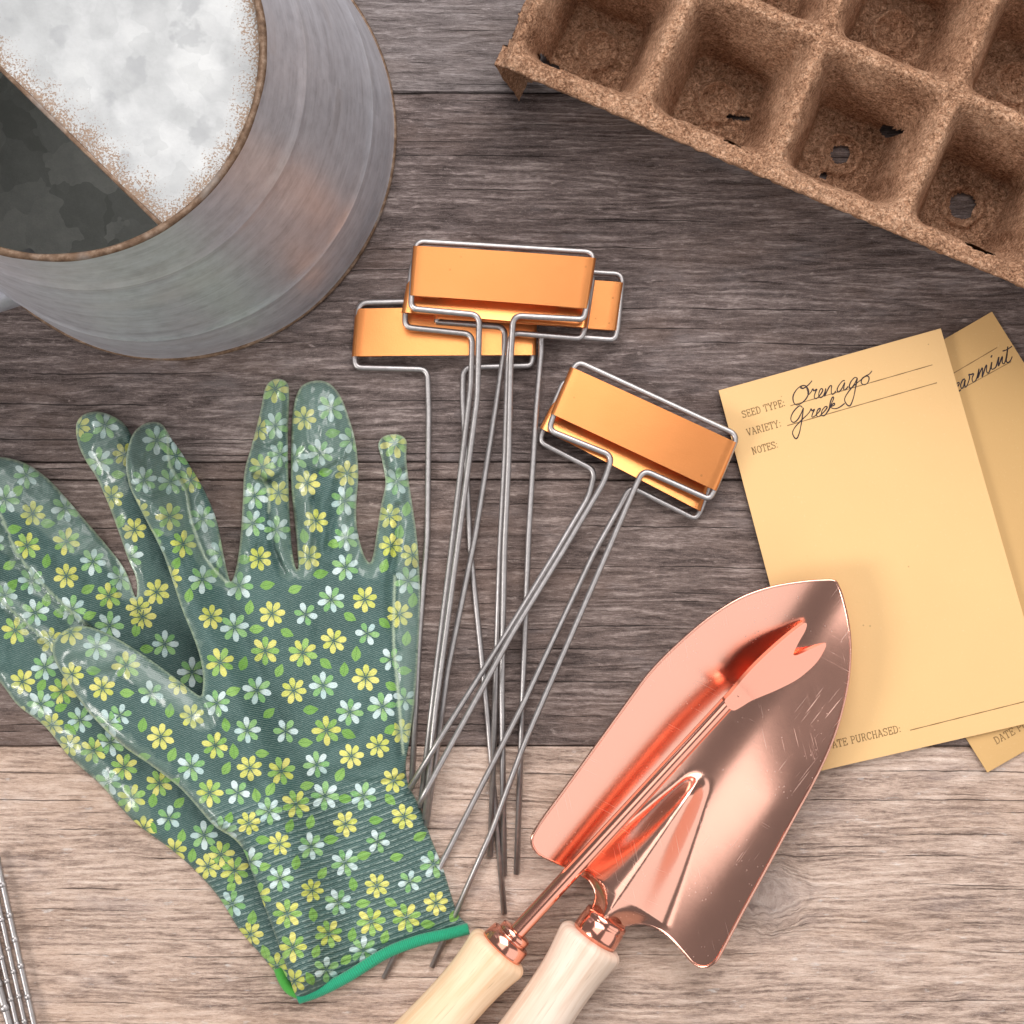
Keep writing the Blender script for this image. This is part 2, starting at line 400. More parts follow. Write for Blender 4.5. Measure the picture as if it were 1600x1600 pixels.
def glove_mat():
    """dark green knit printed with flowers; smooth see-through coat on the fingers"""
    t = NT('printed_glove_knit'); v = t.obj()
    uv = t.n.new('ShaderNodeUVMap'); uv.uv_map = 'print'; q = uv.outputs[0]
    kind = t.attr('kind'); seed = t.attr('seed'); coat = t.attr('coat'); seam = t.attr('seam'); rib = t.attr('rib'); ribm = t.attr('rib_mask')
    q = t.vm('ADD', q, t.vm('MULTIPLY', t.vm('SUBTRACT', t.noise(v, 900, 2, .5, 0, True), (.5, .5, .5)), (.09, .09, 0)))
    sep = t.n.new('ShaderNodeSeparateXYZ'); t.put(sep, 0, q); x, y = sep.outputs[0], sep.outputs[1]
    r = t.vm('LENGTH', t.vm('MULTIPLY', q, (1, 1, 0))); th = t.ma('ARCTAN2', y, x)
    def eq(k): return t.ma('COMPARE', kind, float(k), .25)
    isY, isYG, isWG, isW6, isL = eq(1), eq(2), eq(3), eq(4), eq(5)
    npet = t.ma('ADD', t.ma('ADD', t.ma('MULTIPLY', isY, 7.), t.ma('MULTIPLY', isYG, 8.)), t.ma('ADD', t.ma('MULTIPLY', isWG, 8.), t.ma('MULTIPLY', isW6, 6.)))
    npet = t.ma('MAXIMUM', npet, 1.)
    s = t.ma('ADD', t.ma('MULTIPLY', t.ma('ADD', t.ma('DIVIDE', th, 2 * PI), .5), npet), .5)
    idx = t.ma('FLOOR', s); fr = t.ma('SUBTRACT', t.ma('SUBTRACT', s, idx), .5)
    ang = t.ma('DIVIDE', t.ma('MULTIPLY', fr, 2 * PI), npet)
    idx = t.ma('MODULO', idx, npet)
    rnd = t.n.new('ShaderNodeTexWhiteNoise'); rnd.noise_dimensions = '2D'
    cv = t.n.new('ShaderNodeCombineXYZ'); t.put(cv, 0, idx); t.put(cv, 1, seed); t.put(rnd, 'Vector', cv.outputs[0]); rv = rnd.outputs['Value']
    plen = t.ma('ADD', .93, t.ma('MULTIPLY', rv, .1))
    rr = t.ma('DIVIDE', r, plen)
    along = t.ma('MULTIPLY', rr, t.ma('COSINE', ang)); lat = t.ma('MULTIPLY', rr, t.ma('SINE', ang))
    wid = t.ma('ADD', .218, t.ma('MULTIPLY', isW6, .03)); wid = t.ma('ADD', wid, t.ma('MULTIPLY', isY, .018))
    # petal: narrow at the heart, round at the tip
    wl = t.ma('MULTIPLY', wid, t.step(along, .0, .62))
    cap = t.ma('SQRT', t.ma('MAXIMUM', t.ma('SUBTRACT', 1., t.ma('POWER', t.ma('MULTIPLY', t.ma('MAXIMUM', t.ma('SUBTRACT', along, .72), 0.), 3.55), 2.)), 0.))
    e = t.ma('SUBTRACT', t.ma('MULTIPLY', wl, cap), t.ma('ABSOLUTE', lat))
    fl = t.ma('MULTIPLY', t.step(e, -.012, .035), t.step(along, .06, .14))
    fl = t.ma('MULTIPLY', fl, t.step(along, 1.02, .98))
    odd = t.ma('MODULO', idx, 2.)
    yel = t.mix(rv, (.50, .55, .085), (.70, .66, .18)); grn = t.mix(rv, (.17, .36, .06), (.29, .50, .12)); wht = t.mix(rv, (.40, .56, .55), (.60, .72, .72))
    pc = t.mix(isYG, yel, t.mix(odd, grn, yel))
    pc = t.mix(t.ma('MAXIMUM', isWG, isW6), pc, t.mix(odd, t.mix(rv, (.15, .37, .12), (.26, .48, .18)), wht))
    # printed petal veining: darker heart, pale tip
    vein = t.noise(t.vm('MULTIPLY', q, (1, 1, 1)), 7, 3, .6)
    pc = t.mix(t.ma('MULTIPLY', t.step(along, .55, .12), .75), pc, (.13, .22, .06))
    pc = t.mix(t.ma('MULTIPLY', t.step(vein, .5, .7), .22), pc, (.85, .85, .6))
    # leaf
    ly = t.ma('ADD', y, t.ma('MULTIPLY', t.ma('SUBTRACT', 1., t.ma('MULTIPLY', x, x)), .04))
    lw = t.ma('MULTIPLY', t.ma('SUBTRACT', 1., t.ma('MULTIPLY', x, x)), t.ma('ADD', .60, t.ma('MULTIPLY', x, -.16)))
    le = t.ma('SUBTRACT', lw, t.ma('ABSOLUTE', ly)); lf = t.ma('MULTIPLY', t.step(le, -.02, .08), isL)
    lc = t.mix(seed, (.15, .34, .055), (.24, .44, .10))
    dots = t.step(t.vor(q, 3.6), .34, .22)
    lc = t.mix(t.ma('MULTIPLY', dots, .55), lc, (.06, .18, .04)); lc = t.mix(t.ma('MULTIPLY', t.step(t.ma('ABSOLUTE', ly), .07, .02), .5), lc, (.08, .22, .04))
    # ground cloth
    kn = t.vm('MULTIPLY', v, (1, 1, 1)); rq = t.n.new('ShaderNodeVectorRotate'); rq.rotation_type = 'Z_AXIS'; t.put(rq, 'Vector', kn); rq.inputs['Angle'].default_value = .35
    stx = t.wave(rq.outputs[0], 430, 2.5, 2.5, 2, 'Y'); sty = t.noise(t.vm('MULTIPLY', rq.outputs[0], (900, 2200, 1)), 1, 3, .6)
    knit = t.ma('ADD', t.ma('MULTIPLY', stx, .55), t.ma('MULTIPLY', sty, .6))
    big = t.noise(v, 38, 3, .55)
    base = t.mix(big, (.010, .042, .039), (.062, .138, .128))
    base = t.mix(t.ma('MULTIPLY', t.step(knit, .5, .95), .30), base, (.22, .31, .28))
    # cuff ribs
    rs = t.ma('SINE', t.ma('MULTIPLY', rib, 2 * PI)); rpos = t.step(rs, .35, .95)
    rbreak = t.noise(t.vm('MULTIPLY', v, (1, 1, 1)), 700, 2)
    base = t.mix(t.ma('MULTIPLY', t.ma('MULTIPLY', rpos, ribm), t.ma('MULTIPLY', t.step(rbreak, .35, .6), .55)), base, (.33, .42, .38))
    pr = t.mix(t.ma('MULTIPLY', fl, t.ma('SUBTRACT', 1., isL)), base, pc); pr = t.mix(lf, pr, lc)
    pr = t.mix(t.ma('MULTIPLY', t.step(knit, .55, .95), .14), pr, (.5, .58, .5))
    # coat
    cc = t.mix(.40, pr, (.19, .265, .22)); pr = t.mix(coat, pr, cc)
    pr = t.mix(t.ma('MULTIPLY', seam, .62), pr, (.52, .62, .44))
    t.set('Base Color', pr)
    t.set('Roughness', t.ma('SUBTRACT', .60, t.ma('MULTIPLY', coat, .36)))
    t.b.inputs['Specular IOR Level'].default_value = .35
    t.set('Coat Weight', t.ma('MULTIPLY', coat, .55)); t.b.inputs['Coat Roughness'].default_value = .14
    hh = t.ma('ADD', t.ma('MULTIPLY', knit, t.ma('SUBTRACT', 1., t.ma('MULTIPLY', coat, .65))), t.ma('MULTIPLY', t.ma('MULTIPLY', rs, ribm), .9))
    hh = t.ma('ADD', hh, t.ma('MULTIPLY', t.noise(v, 190, 3), 1.2))
    t.bump(hh, .45, .0006)
    return t.m

def hem_mat(name, col):
    t = NT(name); v = t.uv()
    w = t.wave(t.vm('MULTIPLY', v, (1, 1, 1)), 420, 1.2, 1, 2, 'X'); n = t.noise(t.obj(), 1400, 3)
    t.set('Base Color', t.mix(t.ma('MULTIPLY', t.ma('ADD', w, n), .5), tuple(x * .6 for x in col), tuple(min(1, x * 1.25) for x in col))); t.set('Roughness', .75)
    t.set('Sheen Weight', .3)
    t.bump(t.ma('ADD', w, n), .5, .0006); return t.m

# ------------------------------------------------------------------ the table (setting)
def build_table():
    dark = wood_mat('weathered_plank_dark', (.045, .031, .028), (.155, .117, .108), (.42, .345, .32), 1., (.18, .115, .088), 1., .6)
    dark2 = wood_mat('weathered_plank_umber', (.052, .035, .031), (.185, .136, .120), (.45, .365, .33), 4., (.23, .145, .11), 1., .6)
    grey = wood_mat('weathered_plank_grey', (.085, .068, .065), (.22, .185, .178), (.42, .375, .365), 7., (.27, .20, .17), .8)
    kp = P(1200, 1398)
    pale = wood_mat('weathered_plank_pale', (.20, .135, .107), (.56, .41, .33), (.82, .665, .57), 11., (.60, .40, .28), .9, .55, (kp.x, kp.y), (.30, .25, .25))
    rows = [(-900, 145, grey), (145, 722, dark), (722, 750, dark2), (750, 1166, dark2), (1166, 1750, pale), (1750, 2500, dark)]
    V, F, fm, mats = [], [], [], [grey, dark, dark2, pale]
    g = .0005                                   # the open joint between two planks
    for y0, y1, m in rows:
        a, b = P(-1200, y1), P(2800, y0); ya, yb = a.y + g / 2, b.y - g / 2
        if (y0, y1) == (722, 750): g2 = .0001
        N = 60; base = len(V); bev = .0006
        xs = np.linspace(a.x, b.x, N)
        for x in xs:
            w1 = .00025 * mnoise.noise(Vector((x * 60, y0, 0))); w2 = .00025 * mnoise.noise(Vector((x * 60, y1, 0)))
            V += [(x, ya + w2, -.012), (x, ya + w2, -bev), (x, ya + bev * .8 + w2, 0), (x, yb - bev * .8 + w1, 0), (x, yb + w1, -bev), (x, yb + w1, -.012)]
        for i in range(N - 1):
            for k in range(5):
                F.append((base + i * 6 + k, base + (i + 1) * 6 + k, base + (i + 1) * 6 + k + 1, base + i * 6 + k + 1)); fm.append(mats.index(m))
    o = link_mesh('table', V, F, mats=mats, fmat=fm, smooth=False); o['kind'] = 'structure'
    # the dark underlay seen down the joints
    t = NT('joint_underlay'); t.set('Base Color', t.mix(t.noise(t.obj(), 90), (.015, .011, .01), (.03, .022, .02))); t.set('Roughness', .9)
    a, b = P(-1200, 2500), P(2800, -900)
    u = link_mesh('table_underlay', [(a.x, a.y, -.0125), (b.x, a.y, -.0125), (b.x, b.y, -.0125), (a.x, b.y, -.0125)], [(0, 1, 2, 3)], t.m, smooth=False)
    u['kind'] = 'structure'
build_table()

# ------------------------------------------------------------------ watering can
def build_can():
    zt = .160
    cb, ct = P(266, 210), P(84, 76, zt); rb = 350 * MPP; rt = 327 * MPP * (H - zt) / H
    root = thing('watering_can', 'old grey galvanised watering can with half covered top and rusty rim', 'watering can', (cb.x, cb.y, 0))
    body_m, plate_m, inner_m, rust = zinc_mat('aged_zinc'), zinc_mat('spangled_zinc', plate=True), zinc_mat('dark_zinc', inner=True), rust_mat()
    # profile: (height fraction, 0..1 way from base radius to rim radius)
    prof = [(0, .0), (.012, .0), (.03, .012), (.06, .02), (.12, .05), (.2, .10), (.3, .17), (.305, .176), (.4, .26), (.5, .36), (.6, .47), (.7, .59), (.78, .69), (.785, .70), (.86, .81), (.93, .91), (1, 1.)]
    pr = []
    for (a, b), (c, d) in zip(prof[:-1], prof[1:]):
        for k in range(4): pr.append((a + (c - a) * k / 4, b + (d - b) * k / 4))
    pr.append(prof[-1])
    seg = 160; V, F, edge = [], [], []
    for h, f in pr:
        c = cb.lerp(ct, f); r = rb + (rt - rb) * f
        # pressed beads round the body
        r += .0007 * math.exp(-((h - .30) / .010) ** 2) + .0006 * math.exp(-((h - .785) / .010) ** 2) + .0004 * math.exp(-((h - .012) / .012) ** 2)
        for k in range(seg):
            a = 2 * PI * k / seg
            dr = .0006 * mnoise.noise(Vector((math.cos(a) * 2.2, math.sin(a) * 2.2, h * 4)))
            V.append((c.x + (r + dr) * math.cos(a), c.y + (r + dr) * math.sin(a), h * zt)); edge.append(min((1 - h) * zt * .9, h * zt * .9))
    n = len(pr)
    for i in range(n - 1):
        for k in range(seg): F.append((i * seg + k, i * seg + (k + 1) % seg, (i + 1) * seg + (k + 1) % seg, (i + 1) * seg + k))
    o = link_mesh('body', V, F, body_m, root); point_attr(o, 'edge', edge)
    uvl = o.data.uv_layers.new(name='UVMap'); uu = []
    for pl in o.data.polygons:
        for li, vi in zip(pl.loop_indices, pl.vertices):
            i, k = divmod(vi, seg)
            if k == 0 and any((w % seg) == seg - 1 for w in pl.vertices): k = seg
            uu += [k / seg * 2 * PI * .08, pr[i][0] * zt * 1.2]
    uvl.data.foreach_set('uv', uu)
    # inner wall and bottom
    V, F = [], []
    for i, f in enumerate(np.linspace(0, 1, 24)):
        c = cb.lerp(ct, f); r = rb + (rt - rb) * f - .0012
        hh = np.interp(f, [q[1] for q in prof], [q[0] for q in prof])
        for k in range(seg):
            a = 2 * PI * k / seg; V.append((c.x + r * math.cos(a), c.y + r * math.sin(a), max(.003, hh * zt)))
    for i in range(23):
        for k in range(seg): F.append((i * seg + (k + 1) % seg, i * seg + k, (i + 1) * seg + k, (i + 1) * seg + (k + 1) % seg))
    F.append(tuple(range(seg)))
    o = link_mesh('inner_wall', V, F, inner_m, root); point_attr(o, 'edge', [1.] * len(V))
    # half cover: the disc on the far side of a straight edge
    A, B = P(-260, -135, zt), P(245, 351, zt); d = (B - A).normalized(); nn = Vector((-d.y, d.x, 0))
    if nn.x + nn.y < 0: nn = -nn
    pts = []
    for k in range(240):
        a = 2 * PI * k / 240; q = Vector((ct.x + rt * .997 * math.cos(a), ct.y + rt * .997 * math.sin(a), zt))
        if (q - A).dot(nn) > 0: pts.append((a, q))
    # order them starting after the gap
    gaps = [(pts[(i + 1) % len(pts)][0] - pts[i][0]) % (2 * PI) for i in range(len(pts))]; s = gaps.index(max(gaps)) + 1
    ring = [q for _, q in pts[s:] + pts[:s]]
    poly = [(800 + q.x / MPP, 800 - q.y / MPP) for q in ring]
    v, f, b = sheet(poly, 5.0)
    xy = np.stack([(v[:, 0] - 800) * MPP, (800 - v[:, 1]) * MPP], 1)
    dl = (xy - np.array([A.x, A.y])) @ np.array([nn.x, nn.y]); dr = rt - np.linalg.norm(xy - np.array([ct.x, ct.y]), axis=1)
    z = zt - .0022 + .0012 * vnoise(xy[:, 0], xy[:, 1], 16, 3.)
    o = link_mesh('half_cover', np.column_stack([xy, z]), f, plate_m, root); point_attr(o, 'edge', np.minimum(dl * .75, dr))
    solidify(o, .0009)
    # folded straight edge and rolled rim
    e0, e1 = ring[0] - Vector((0, 0, .0022)), ring[-1] - Vector((0, 0, .0022))
    VV, FF = tube([e0.lerp(e1, k / 40) for k in range(41)], .0008, 8); link_mesh('cover_edge', VV, FF, rust, root)
    pts = [(ct.x + rt * math.cos(2 * PI * k / 160), ct.y + rt * math.sin(2 * PI * k / 160), zt) for k in range(161)]
    VV, FF = tube(pts, [.0013 + .0003 * mnoise.noise(Vector((k * .2, 0, 0))) for k in range(160)] + [.0013], 12, False); link_mesh('rim', VV, FF, rust, root)
    pts = [(cb.x + (rb + .0003) * math.cos(2 * PI * k / 160), cb.y + (rb + .0003) * math.sin(2 * PI * k / 160), .0022) for k in range(161)]
    VV, FF = tube(pts, .0009, 10, False); link_mesh('base_seam', VV, FF, rust, root)
    # spout running off to the left
    pts = [P(60, 425, .02), P(-20, 452, .03), P(-120, 470, .05), P(-230, 490, .09)]
    VV, FF = tube([Vector(p) for p in catmull([tuple(p) for p in pts], 6, False)], [.010] * 7 + [.0095] * 12, 20)
    o = link_mesh('spout', VV, FF, body_m, root); point_attr(o, 'edge', [.02] * len(VV))
build_can()

# ------------------------------------------------------------------ peat seedling tray
def build_tray():
    zr = .050; k = MPP * (H - zr) / H
    O = P(806, 112, zr); ux = Vector((790, -335, 0)).normalized(); vx = Vector((-ux.y, ux.x, 0))
    root = thing('seedling_tray', 'brown peat fibre seedling tray of square cells with torn corner', 'seed tray', (O.x, O.y, 0))
    pit = 221 * k; NC, NR = 6, 3; st = .00065
    off = -.0045                                   # first wall's centre, from O
    us = np.arange(-.009, NC * pit + .004, st); vs = np.arange(0, NR * pit + .008, st)
    U, Vv = np.meshgrid(us, vs, indexing='ij'); u, v = U.ravel(), Vv.ravel()
    c0 = .0042                                      # centre of the front wall
    a = ((u - off) % pit) - pit / 2; b = ((v - c0) % pit) - pit / 2
    ci = np.floor((u - off) / pit); ri = np.floor((v - c0) / pit)
    wob = vnoise(u, v, 60, 2., 3) * .0008
    s = (np.abs(a) ** 10 + np.abs(b) ** 10) ** (1 / 10) + wob
    half = pit / 2
    so, si = half - .0036, half - .0122            # opening and floor half sizes
    t = np.clip((s - si) / (so - si), 0, 1)
    zf = .003
    z = zf + (zr - zf) * np.where(t < 1, t ** .92, 1.)
    z -= np.where(s > so, -.0010 * np.sin(np.clip((s - so) / .0042, 0, 1) * PI / 2), 0)
    z -= .0022 * np.exp(-((s - so) / .0011) ** 2)
    inn = (u < off) | (v < c0)
    z = np.where(inn, zr + .0008 - np.clip(np.maximum(off - u, c0 - v), 0, 1) ** 2 * 55, z)
    # floor: raised ring round the drain hole
    r = np.hypot(a, b)
    z += np.where(t <= 0.02, .0030 * np.exp(-((r - .0078) / .0016) ** 2) - .0012 * np.exp(-(r / .005) ** 2) + vnoise(u, v, 420, 31., 3) * .0009, 0)
    z += vnoise(u, v, 260, 5., 3) * .0006 + vnoise(u, v, 35, 9., 2) * .0012
    z = np.maximum(z, .0012)
    # left end wall torn low
    z -= np.where(ci < 0, smooth01((off + .001 - u) / .004) * .004, 0)
    keep = (u > off - .0030 + .0016 * vnoise(u, v, 90, 1.)) | ((v < .0085 + .002 * vnoise(u, v, 200, 4.)) & (u > -.0115))
    keep &= ~((ci < 0) & (v > pit * 2.5))
    holes = np.zeros(len(u), bool)
    for (c, rr_, rad) in ((2, 0, .0034), (3, 0, .0050), (4, 0, .005), (4, 1, .0045)):
        m = (ci == c) & (ri == rr_); holes |= m & (r < rad * (1 + .10 * vnoise(u, v, 220, 3.)))
    def pxuv(px, py, z_):
        q = P(px, py, z_) - O; return q.dot(ux), q.dot(vx)
    for (px, py, zz, la, lb, ang) in ((1421, 174, .0465, .0034, .0009, -.35), (1529, 389, .046, .0056, .0012, .0), (860, 78, .035, .004, .002, .5), (1142, 226, .044, .003, .0007, 0.), (1152, 185, .003, .0045, .0005, .4), (1290, 272, .006, .0009, .0009, 0)):
        hu, hv = pxuv(px, py, zz); du, dv = u - hu, v - hv
        p_ = du * math.cos(ang) + dv * math.sin(ang); q_ = -du * math.sin(ang) + dv * math.cos(ang)
        holes |= (p_ / la) ** 2 + (q_ / lb) ** 2 < 1 + .3 * vnoise(u, v, 400, 7.)
    ok = keep & ~holes
    nu, nv = len(us), len(vs); okg = ok.reshape(nu, nv)
    # a little sideways fuzz so that no edge is straight
    fu = vnoise(u, v, 230, 13., 2) * .0005; fv = vnoise(u, v, 230, 17., 2) * .0005
    X = O.x + (u + fu) * ux.x + (v + fv) * vx.x; Y = O.y + (u + fu) * ux.y + (v + fv) * vx.y
    idx = np.arange(nu * nv).reshape(nu, nv)
    q = okg[:-1, :-1] & okg[1:, :-1] & okg[1:, 1:] & okg[:-1, 1:]
    F = np.stack([idx[:-1, :-1][q], idx[1:, :-1][q], idx[1:, 1:][q], idx[:-1, 1:][q]], 1).tolist()
    # outer walls hanging from the rim, leaning inwards
    V = np.stack([X, Y, z], 1).tolist()
    def skirt(line, inx, iny):
        base = len(V); n = 8
        for i in line:
            for kk in range(1, n + 1):
                f = kk / n; nz = .0006 * mnoise.noise(Vector((X[i] * 200, Y[i] * 200, f * 9)))
                V.append((X[i] + inx * f + nz, Y[i] + iny * f + nz, z[i] * (1 - f) + .0015 * f))
        for j in range(len(line) - 1):
            A, B = line[j], line[j + 1]
            for kk in range(n):
                a0 = A if kk == 0 else base + j * n + kk - 1; b0 = B if kk == 0 else base + (j + 1) * n + kk - 1
                F.append((b0, a0, base + j * n + kk, base + (j + 1) * n + kk))
    jl = [idx[i, 0] for i in range(nu) if okg[i, 0]]; d = vx * .0105; skirt(jl, d.x, d.y)
    lc = []
    for j in range(nv):
        w = np.where(okg[:, j])[0]
        if len(w): lc.append(idx[w[0], j])
    d = ux * .0105; skirt(lc[::-1], d.x, d.y)
    used = np.zeros(len(V), bool); used[np.array([i for f in F for i in f])] = True
    mp = np.cumsum(used) - 1
    VV = [p for p, m in zip(V, used) if m]; FF = [tuple(int(mp[i]) for i in f) for f in F]
    link_mesh('cell_block', VV, FF, peat_mat(), root)
build_tray()

# ------------------------------------------------------------------ plant markers
WIRE, TAG = wire_mat(), satin_copper()
def marker(label, tag, path, ztag, tilt=.05, bow=.0012, thick=.00120):
    """tag: TL, TR, BR, BL survey px; path: (px, py, mm) along the wire"""
    c = P(sum(q[0] for q in tag) / 4, sum(q[1] for q in tag) / 4, 0)
    root = thing('plant_marker', label, 'plant marker', c, 'copper plant markers fanned out on the table')
    pts = [P(x, y, z * .001) for x, y, z in path]
    # gentle bend in the long legs
    V, F = tube(fillet(pts, 14 * MPP, 8), thick, 12); link_mesh('wire_stake', V, F, WIRE, root)
    TL, TR, BR, BL = [P(x, y, ztag) for x, y in tag]
    L = (TR - TL).length; r = .0017
    prof = [(.013, -2 * r)] + [(r + r * math.cos(a), -r + r * math.sin(a)) for a in np.linspace(-PI / 2, PI / 2, 9) + 0] 
    left = [(.012, -2 * r)] + [(r - r * math.sin(a), -r - r * math.cos(a)) for a in np.linspace(0, PI, 9)]
    prof = left + [(L * f, 0) for f in np.linspace(.06, .94, 23)] + [(L - x, y) for x, y in left[::-1]]
    V, F = [], []; m = 7; u1 = (TR - TL).normalized(); u2 = (BR - BL).normalized()
    for x, y in prof:
        a, b = TL + u1 * x, BL + u2 * (x * (BR - BL).length / L)
        for j in range(m):
            q = a.lerp(b, j / (m - 1)); q = q + Vector((0, 0, y + tilt * .020 * (j / (m - 1) - .5) + bow * math.sin(PI * min(max(x / L, 0), 1)) - .0003 * math.sin(PI * min(max(x / L, 0), 1)) * (j / (m - 1) - .5)))
            V.append(q)
    for i in range(len(prof) - 1):
        for j in range(m - 1): F.append((i * m + j, i * m + j + 1, (i + 1) * m + j + 1, (i + 1) * m + j))
    o = link_mesh('name_plate', V, F, TAG, root); solidify(o, .00035, 0)
    return root
def loop(tag, top, lb, rb, lleg, rleg, zw):
    """full wire path of a marker: left leg, loop, right leg; zw height of the loop (mm)"""
    pts = list(lleg) + [(x, y, zw) for x, y in lb] + [(x, y, zw) for x, y in top] + [(x, y, zw) for x, y in rb] + list(rleg)
    return pts

tD = [(555, 482), (840, 479), (837, 555), (550, 557)]
marker('copper plate marker lowest and leftmost of the fanned group, beside the watering can', tD,
       loop(tD, [(561, 473), (838, 468)], [(668, 577), (556, 574), (554, 556)], [(833, 556), (830, 571), (724, 574)],
            [(643, 1232, 1.6), (655, 1000, 1.6), (668, 835, 1.7), (670, 640, 1.9)],
            [(723, 620, 1.8), (735, 860, 1.5), (760, 1100, 1.4), (788, 1428, 1.4)], 2.6), .0046, .10)
tC = [(687, 423), (974, 441), (963, 516), (677, 498)]
marker('copper plate marker sticking out to the right from under the stacked pair', tC,
       loop(tC, [(694, 412), (973, 428)], [(789, 511), (682, 503), (684, 496)], [(965, 515), (960, 531), (845, 522)],
            [(666, 1290, 3.2), (700, 1045, 3.6), (743, 835, 4.), (776, 629, 4.8), (788, 545, 5.4)],
            [(846, 545, 5.2), (838, 640, 4.8), (826, 835, 4.), (818, 1050, 2.4), (807, 1366, 1.4)], 6.0), .0080, .0)
tB = [(640, 414), (928, 437), (916, 513), (628, 489)]
marker('copper plate marker second from the top of the stacked pair, mostly covered', tB,
       loop(tB, [(646, 404), (927, 426)], [(738, 522), (633, 511), (633, 489)], [(914, 513), (908, 529), (798, 520)],
            [(657, 1262, 3.6), (680, 1060, 4.2), (705, 860, 5.2), (736, 600, 8.)],
            [(794, 560, 8.), (789, 711, 7.), (781, 860, 5.), (766, 1338, 1.4)], 10.4), .0124, .24)
tA = [(646, 384), (931, 403), (919, 482), (639, 461)]
marker('copper plate marker topmost of the stacked pair, plate fully in view', tA,
       loop(tA, [(650, 377), (928, 394)], [(749, 492), (642, 482), (643, 460)], [(916, 482), (912, 499), (802, 493)],
            [(664, 1280, 5.6), (680, 1110, 6.6), (714, 860, 9.), (746, 620, 14.)],
            [(798, 560, 14.6), (795, 711, 11.5), (788, 860, 8.), (784, 1080, 4.), (788, 1368, 1.4)], 18.2), .0200, -.04)
tF = [(876, 603), (1120, 720), (1094, 799), (844, 669)]
marker('tilted copper plate marker lying underneath its pair, beside the seed packet', tF,
       loop(tF, [(882, 592), (1124, 708)], [(930, 735), (843, 690), (850, 668)], [(1096, 795), (1087, 811), (985, 760)],
            [(640, 1232, 8.4), (700, 1134, 8.8), (785, 1000, 8.6), (870, 860, 5.), (920, 775, 2.4)],
            [(968, 792, 2.2), (930, 860, 3.6), (815, 1105, 5.8), (695, 1340, 3.4), (600, 1528, 1.4)], 3.4), .0054, .24)
tE = [(892, 573), (1152, 692), (1119, 767), (861, 646)]
marker('tilted copper plate marker lying on top of its pair, right of the fanned group', tE,
       loop(tE, [(901, 564), (1153, 680)], [(957, 712), (857, 672), (866, 646)], [(1116, 766), (1108, 780), (1005, 734)],
            [(655, 1256, 10.6), (675, 1218, 10.8), (800, 990, 11.), (880, 860, 9.6), (944, 752, 10.4)],
            [(990, 766, 10.4), (950, 860, 9.4), (820, 1160, 8.), (770, 1295, 5.), (675, 1511, 1.4)], 10.6), .0124, .04)

# ------------------------------------------------------------------ lettering
SLAB = {  # strokes in a 0..1 high box; first value is the width
    'S': (.62, [[(.58, .80), (.50, .96), (.30, 1), (.10, .93), (.06, .76), (.16, .60), (.46, .46), (.58, .30), (.54, .10), (.34, 0), (.14, .04), (.05, .20)], [(.58, 1), (.58, .76)], [(.05, 0), (.05, .24)]]),
    'E': (.66, [[(.14, 0), (.14, 1)], [(.02, 1), (.62, 1), (.62, .78)], [(.02, 0), (.64, 0), (.64, .24)], [(.14, .52), (.44, .52)], [(.44, .38), (.44, .66)]]),
    'D': (.70, [[(.14, 0), (.14, 1)], [(.02, 1), (.36, 1), (.58, .86), (.66, .5), (.58, .14), (.36, 0), (.02, 0)]]),
    'T': (.66, [[(.33, 0), (.33, 1)], [(.02, .74), (.02, 1), (.64, 1), (.64, .74)], [(.18, 0), (.48, 0)]]),
    'Y': (.70, [[(.06, 1), (.35, .48), (.64, 1)], [(.35, .48), (.35, 0)], [(-.02, 1), (.2, 1)], [(.5, 1), (.72, 1)], [(.2, 0), (.5, 0)]]),
    'P': (.64, [[(.14, 0), (.14, 1)], [(.02, 1), (.42, 1), (.58, .9), (.6, .74), (.56, .58), (.42, .48), (.14, .48)], [(.02, 0), (.30, 0)]]),
    'V': (.70, [[(.06, 1), (.35, 0), (.64, 1)], [(-.02, 1), (.2, 1)], [(.5, 1), (.72, 1)]]),
    'A': (.72, [[(.06, 0), (.36, 1), (.66, 0)], [(.17, .36), (.55, .36)], [(-.02, 0), (.2, 0)], [(.52, 0), (.74, 0)], [(.2, 1), (.36, 1)]]),
    'R': (.70, [[(.14, 0), (.14, 1)], [(.02, 1), (.42, 1), (.57, .9), (.59, .76), (.55, .6), (.42, .5), (.14, .5)], [(.36, .5), (.50, .3), (.58, 0), (.70, 0)], [(.02, 0), (.28, 0)]]),
    'I': (.36, [[(.18, 0), (.18, 1)], [(.03, 1), (.33, 1)], [(.03, 0), (.33, 0)]]),
    'N': (.74, [[(.14, 0), (.14, 1), (.58, 0), (.58, 1)], [(.0, 1), (.14, 1)], [(.02, 0), (.27, 0)], [(.45, 1), (.72, 1)]]),
    'O': (.72, [[(.36, 1), (.14, .9), (.05, .5), (.14, .1), (.36, 0), (.58, .1), (.67, .5), (.58, .9), (.36, 1)]]),
    'U': (.74, [[(.12, 1), (.12, .26), (.22, .04), (.37, 0), (.52, .04), (.62, .26), (.62, 1)], [(0, 1), (.25, 1)], [(.49, 1), (.74, 1)]]),
    'C': (.68, [[(.62, .76), (.52, .94), (.36, 1), (.14, .88), (.05, .5), (.14, .12), (.36, 0), (.54, .06), (.64, .24)], [(.62, 1), (.62, .74)]]),
    'H': (.74, [[(.14, 0), (.14, 1)], [(.60, 0), (.60, 1)], [(.14, .52), (.60, .52)], [(.02, 1), (.26, 1)], [(.02, 0), (.26, 0)], [(.48, 1), (.72, 1)], [(.48, 0), (.72, 0)]]),
    ':': (.26, [[(.04, .08), (.24, .08)], [(.04, .6), (.24, .6)]]), ' ': (.34, [])}

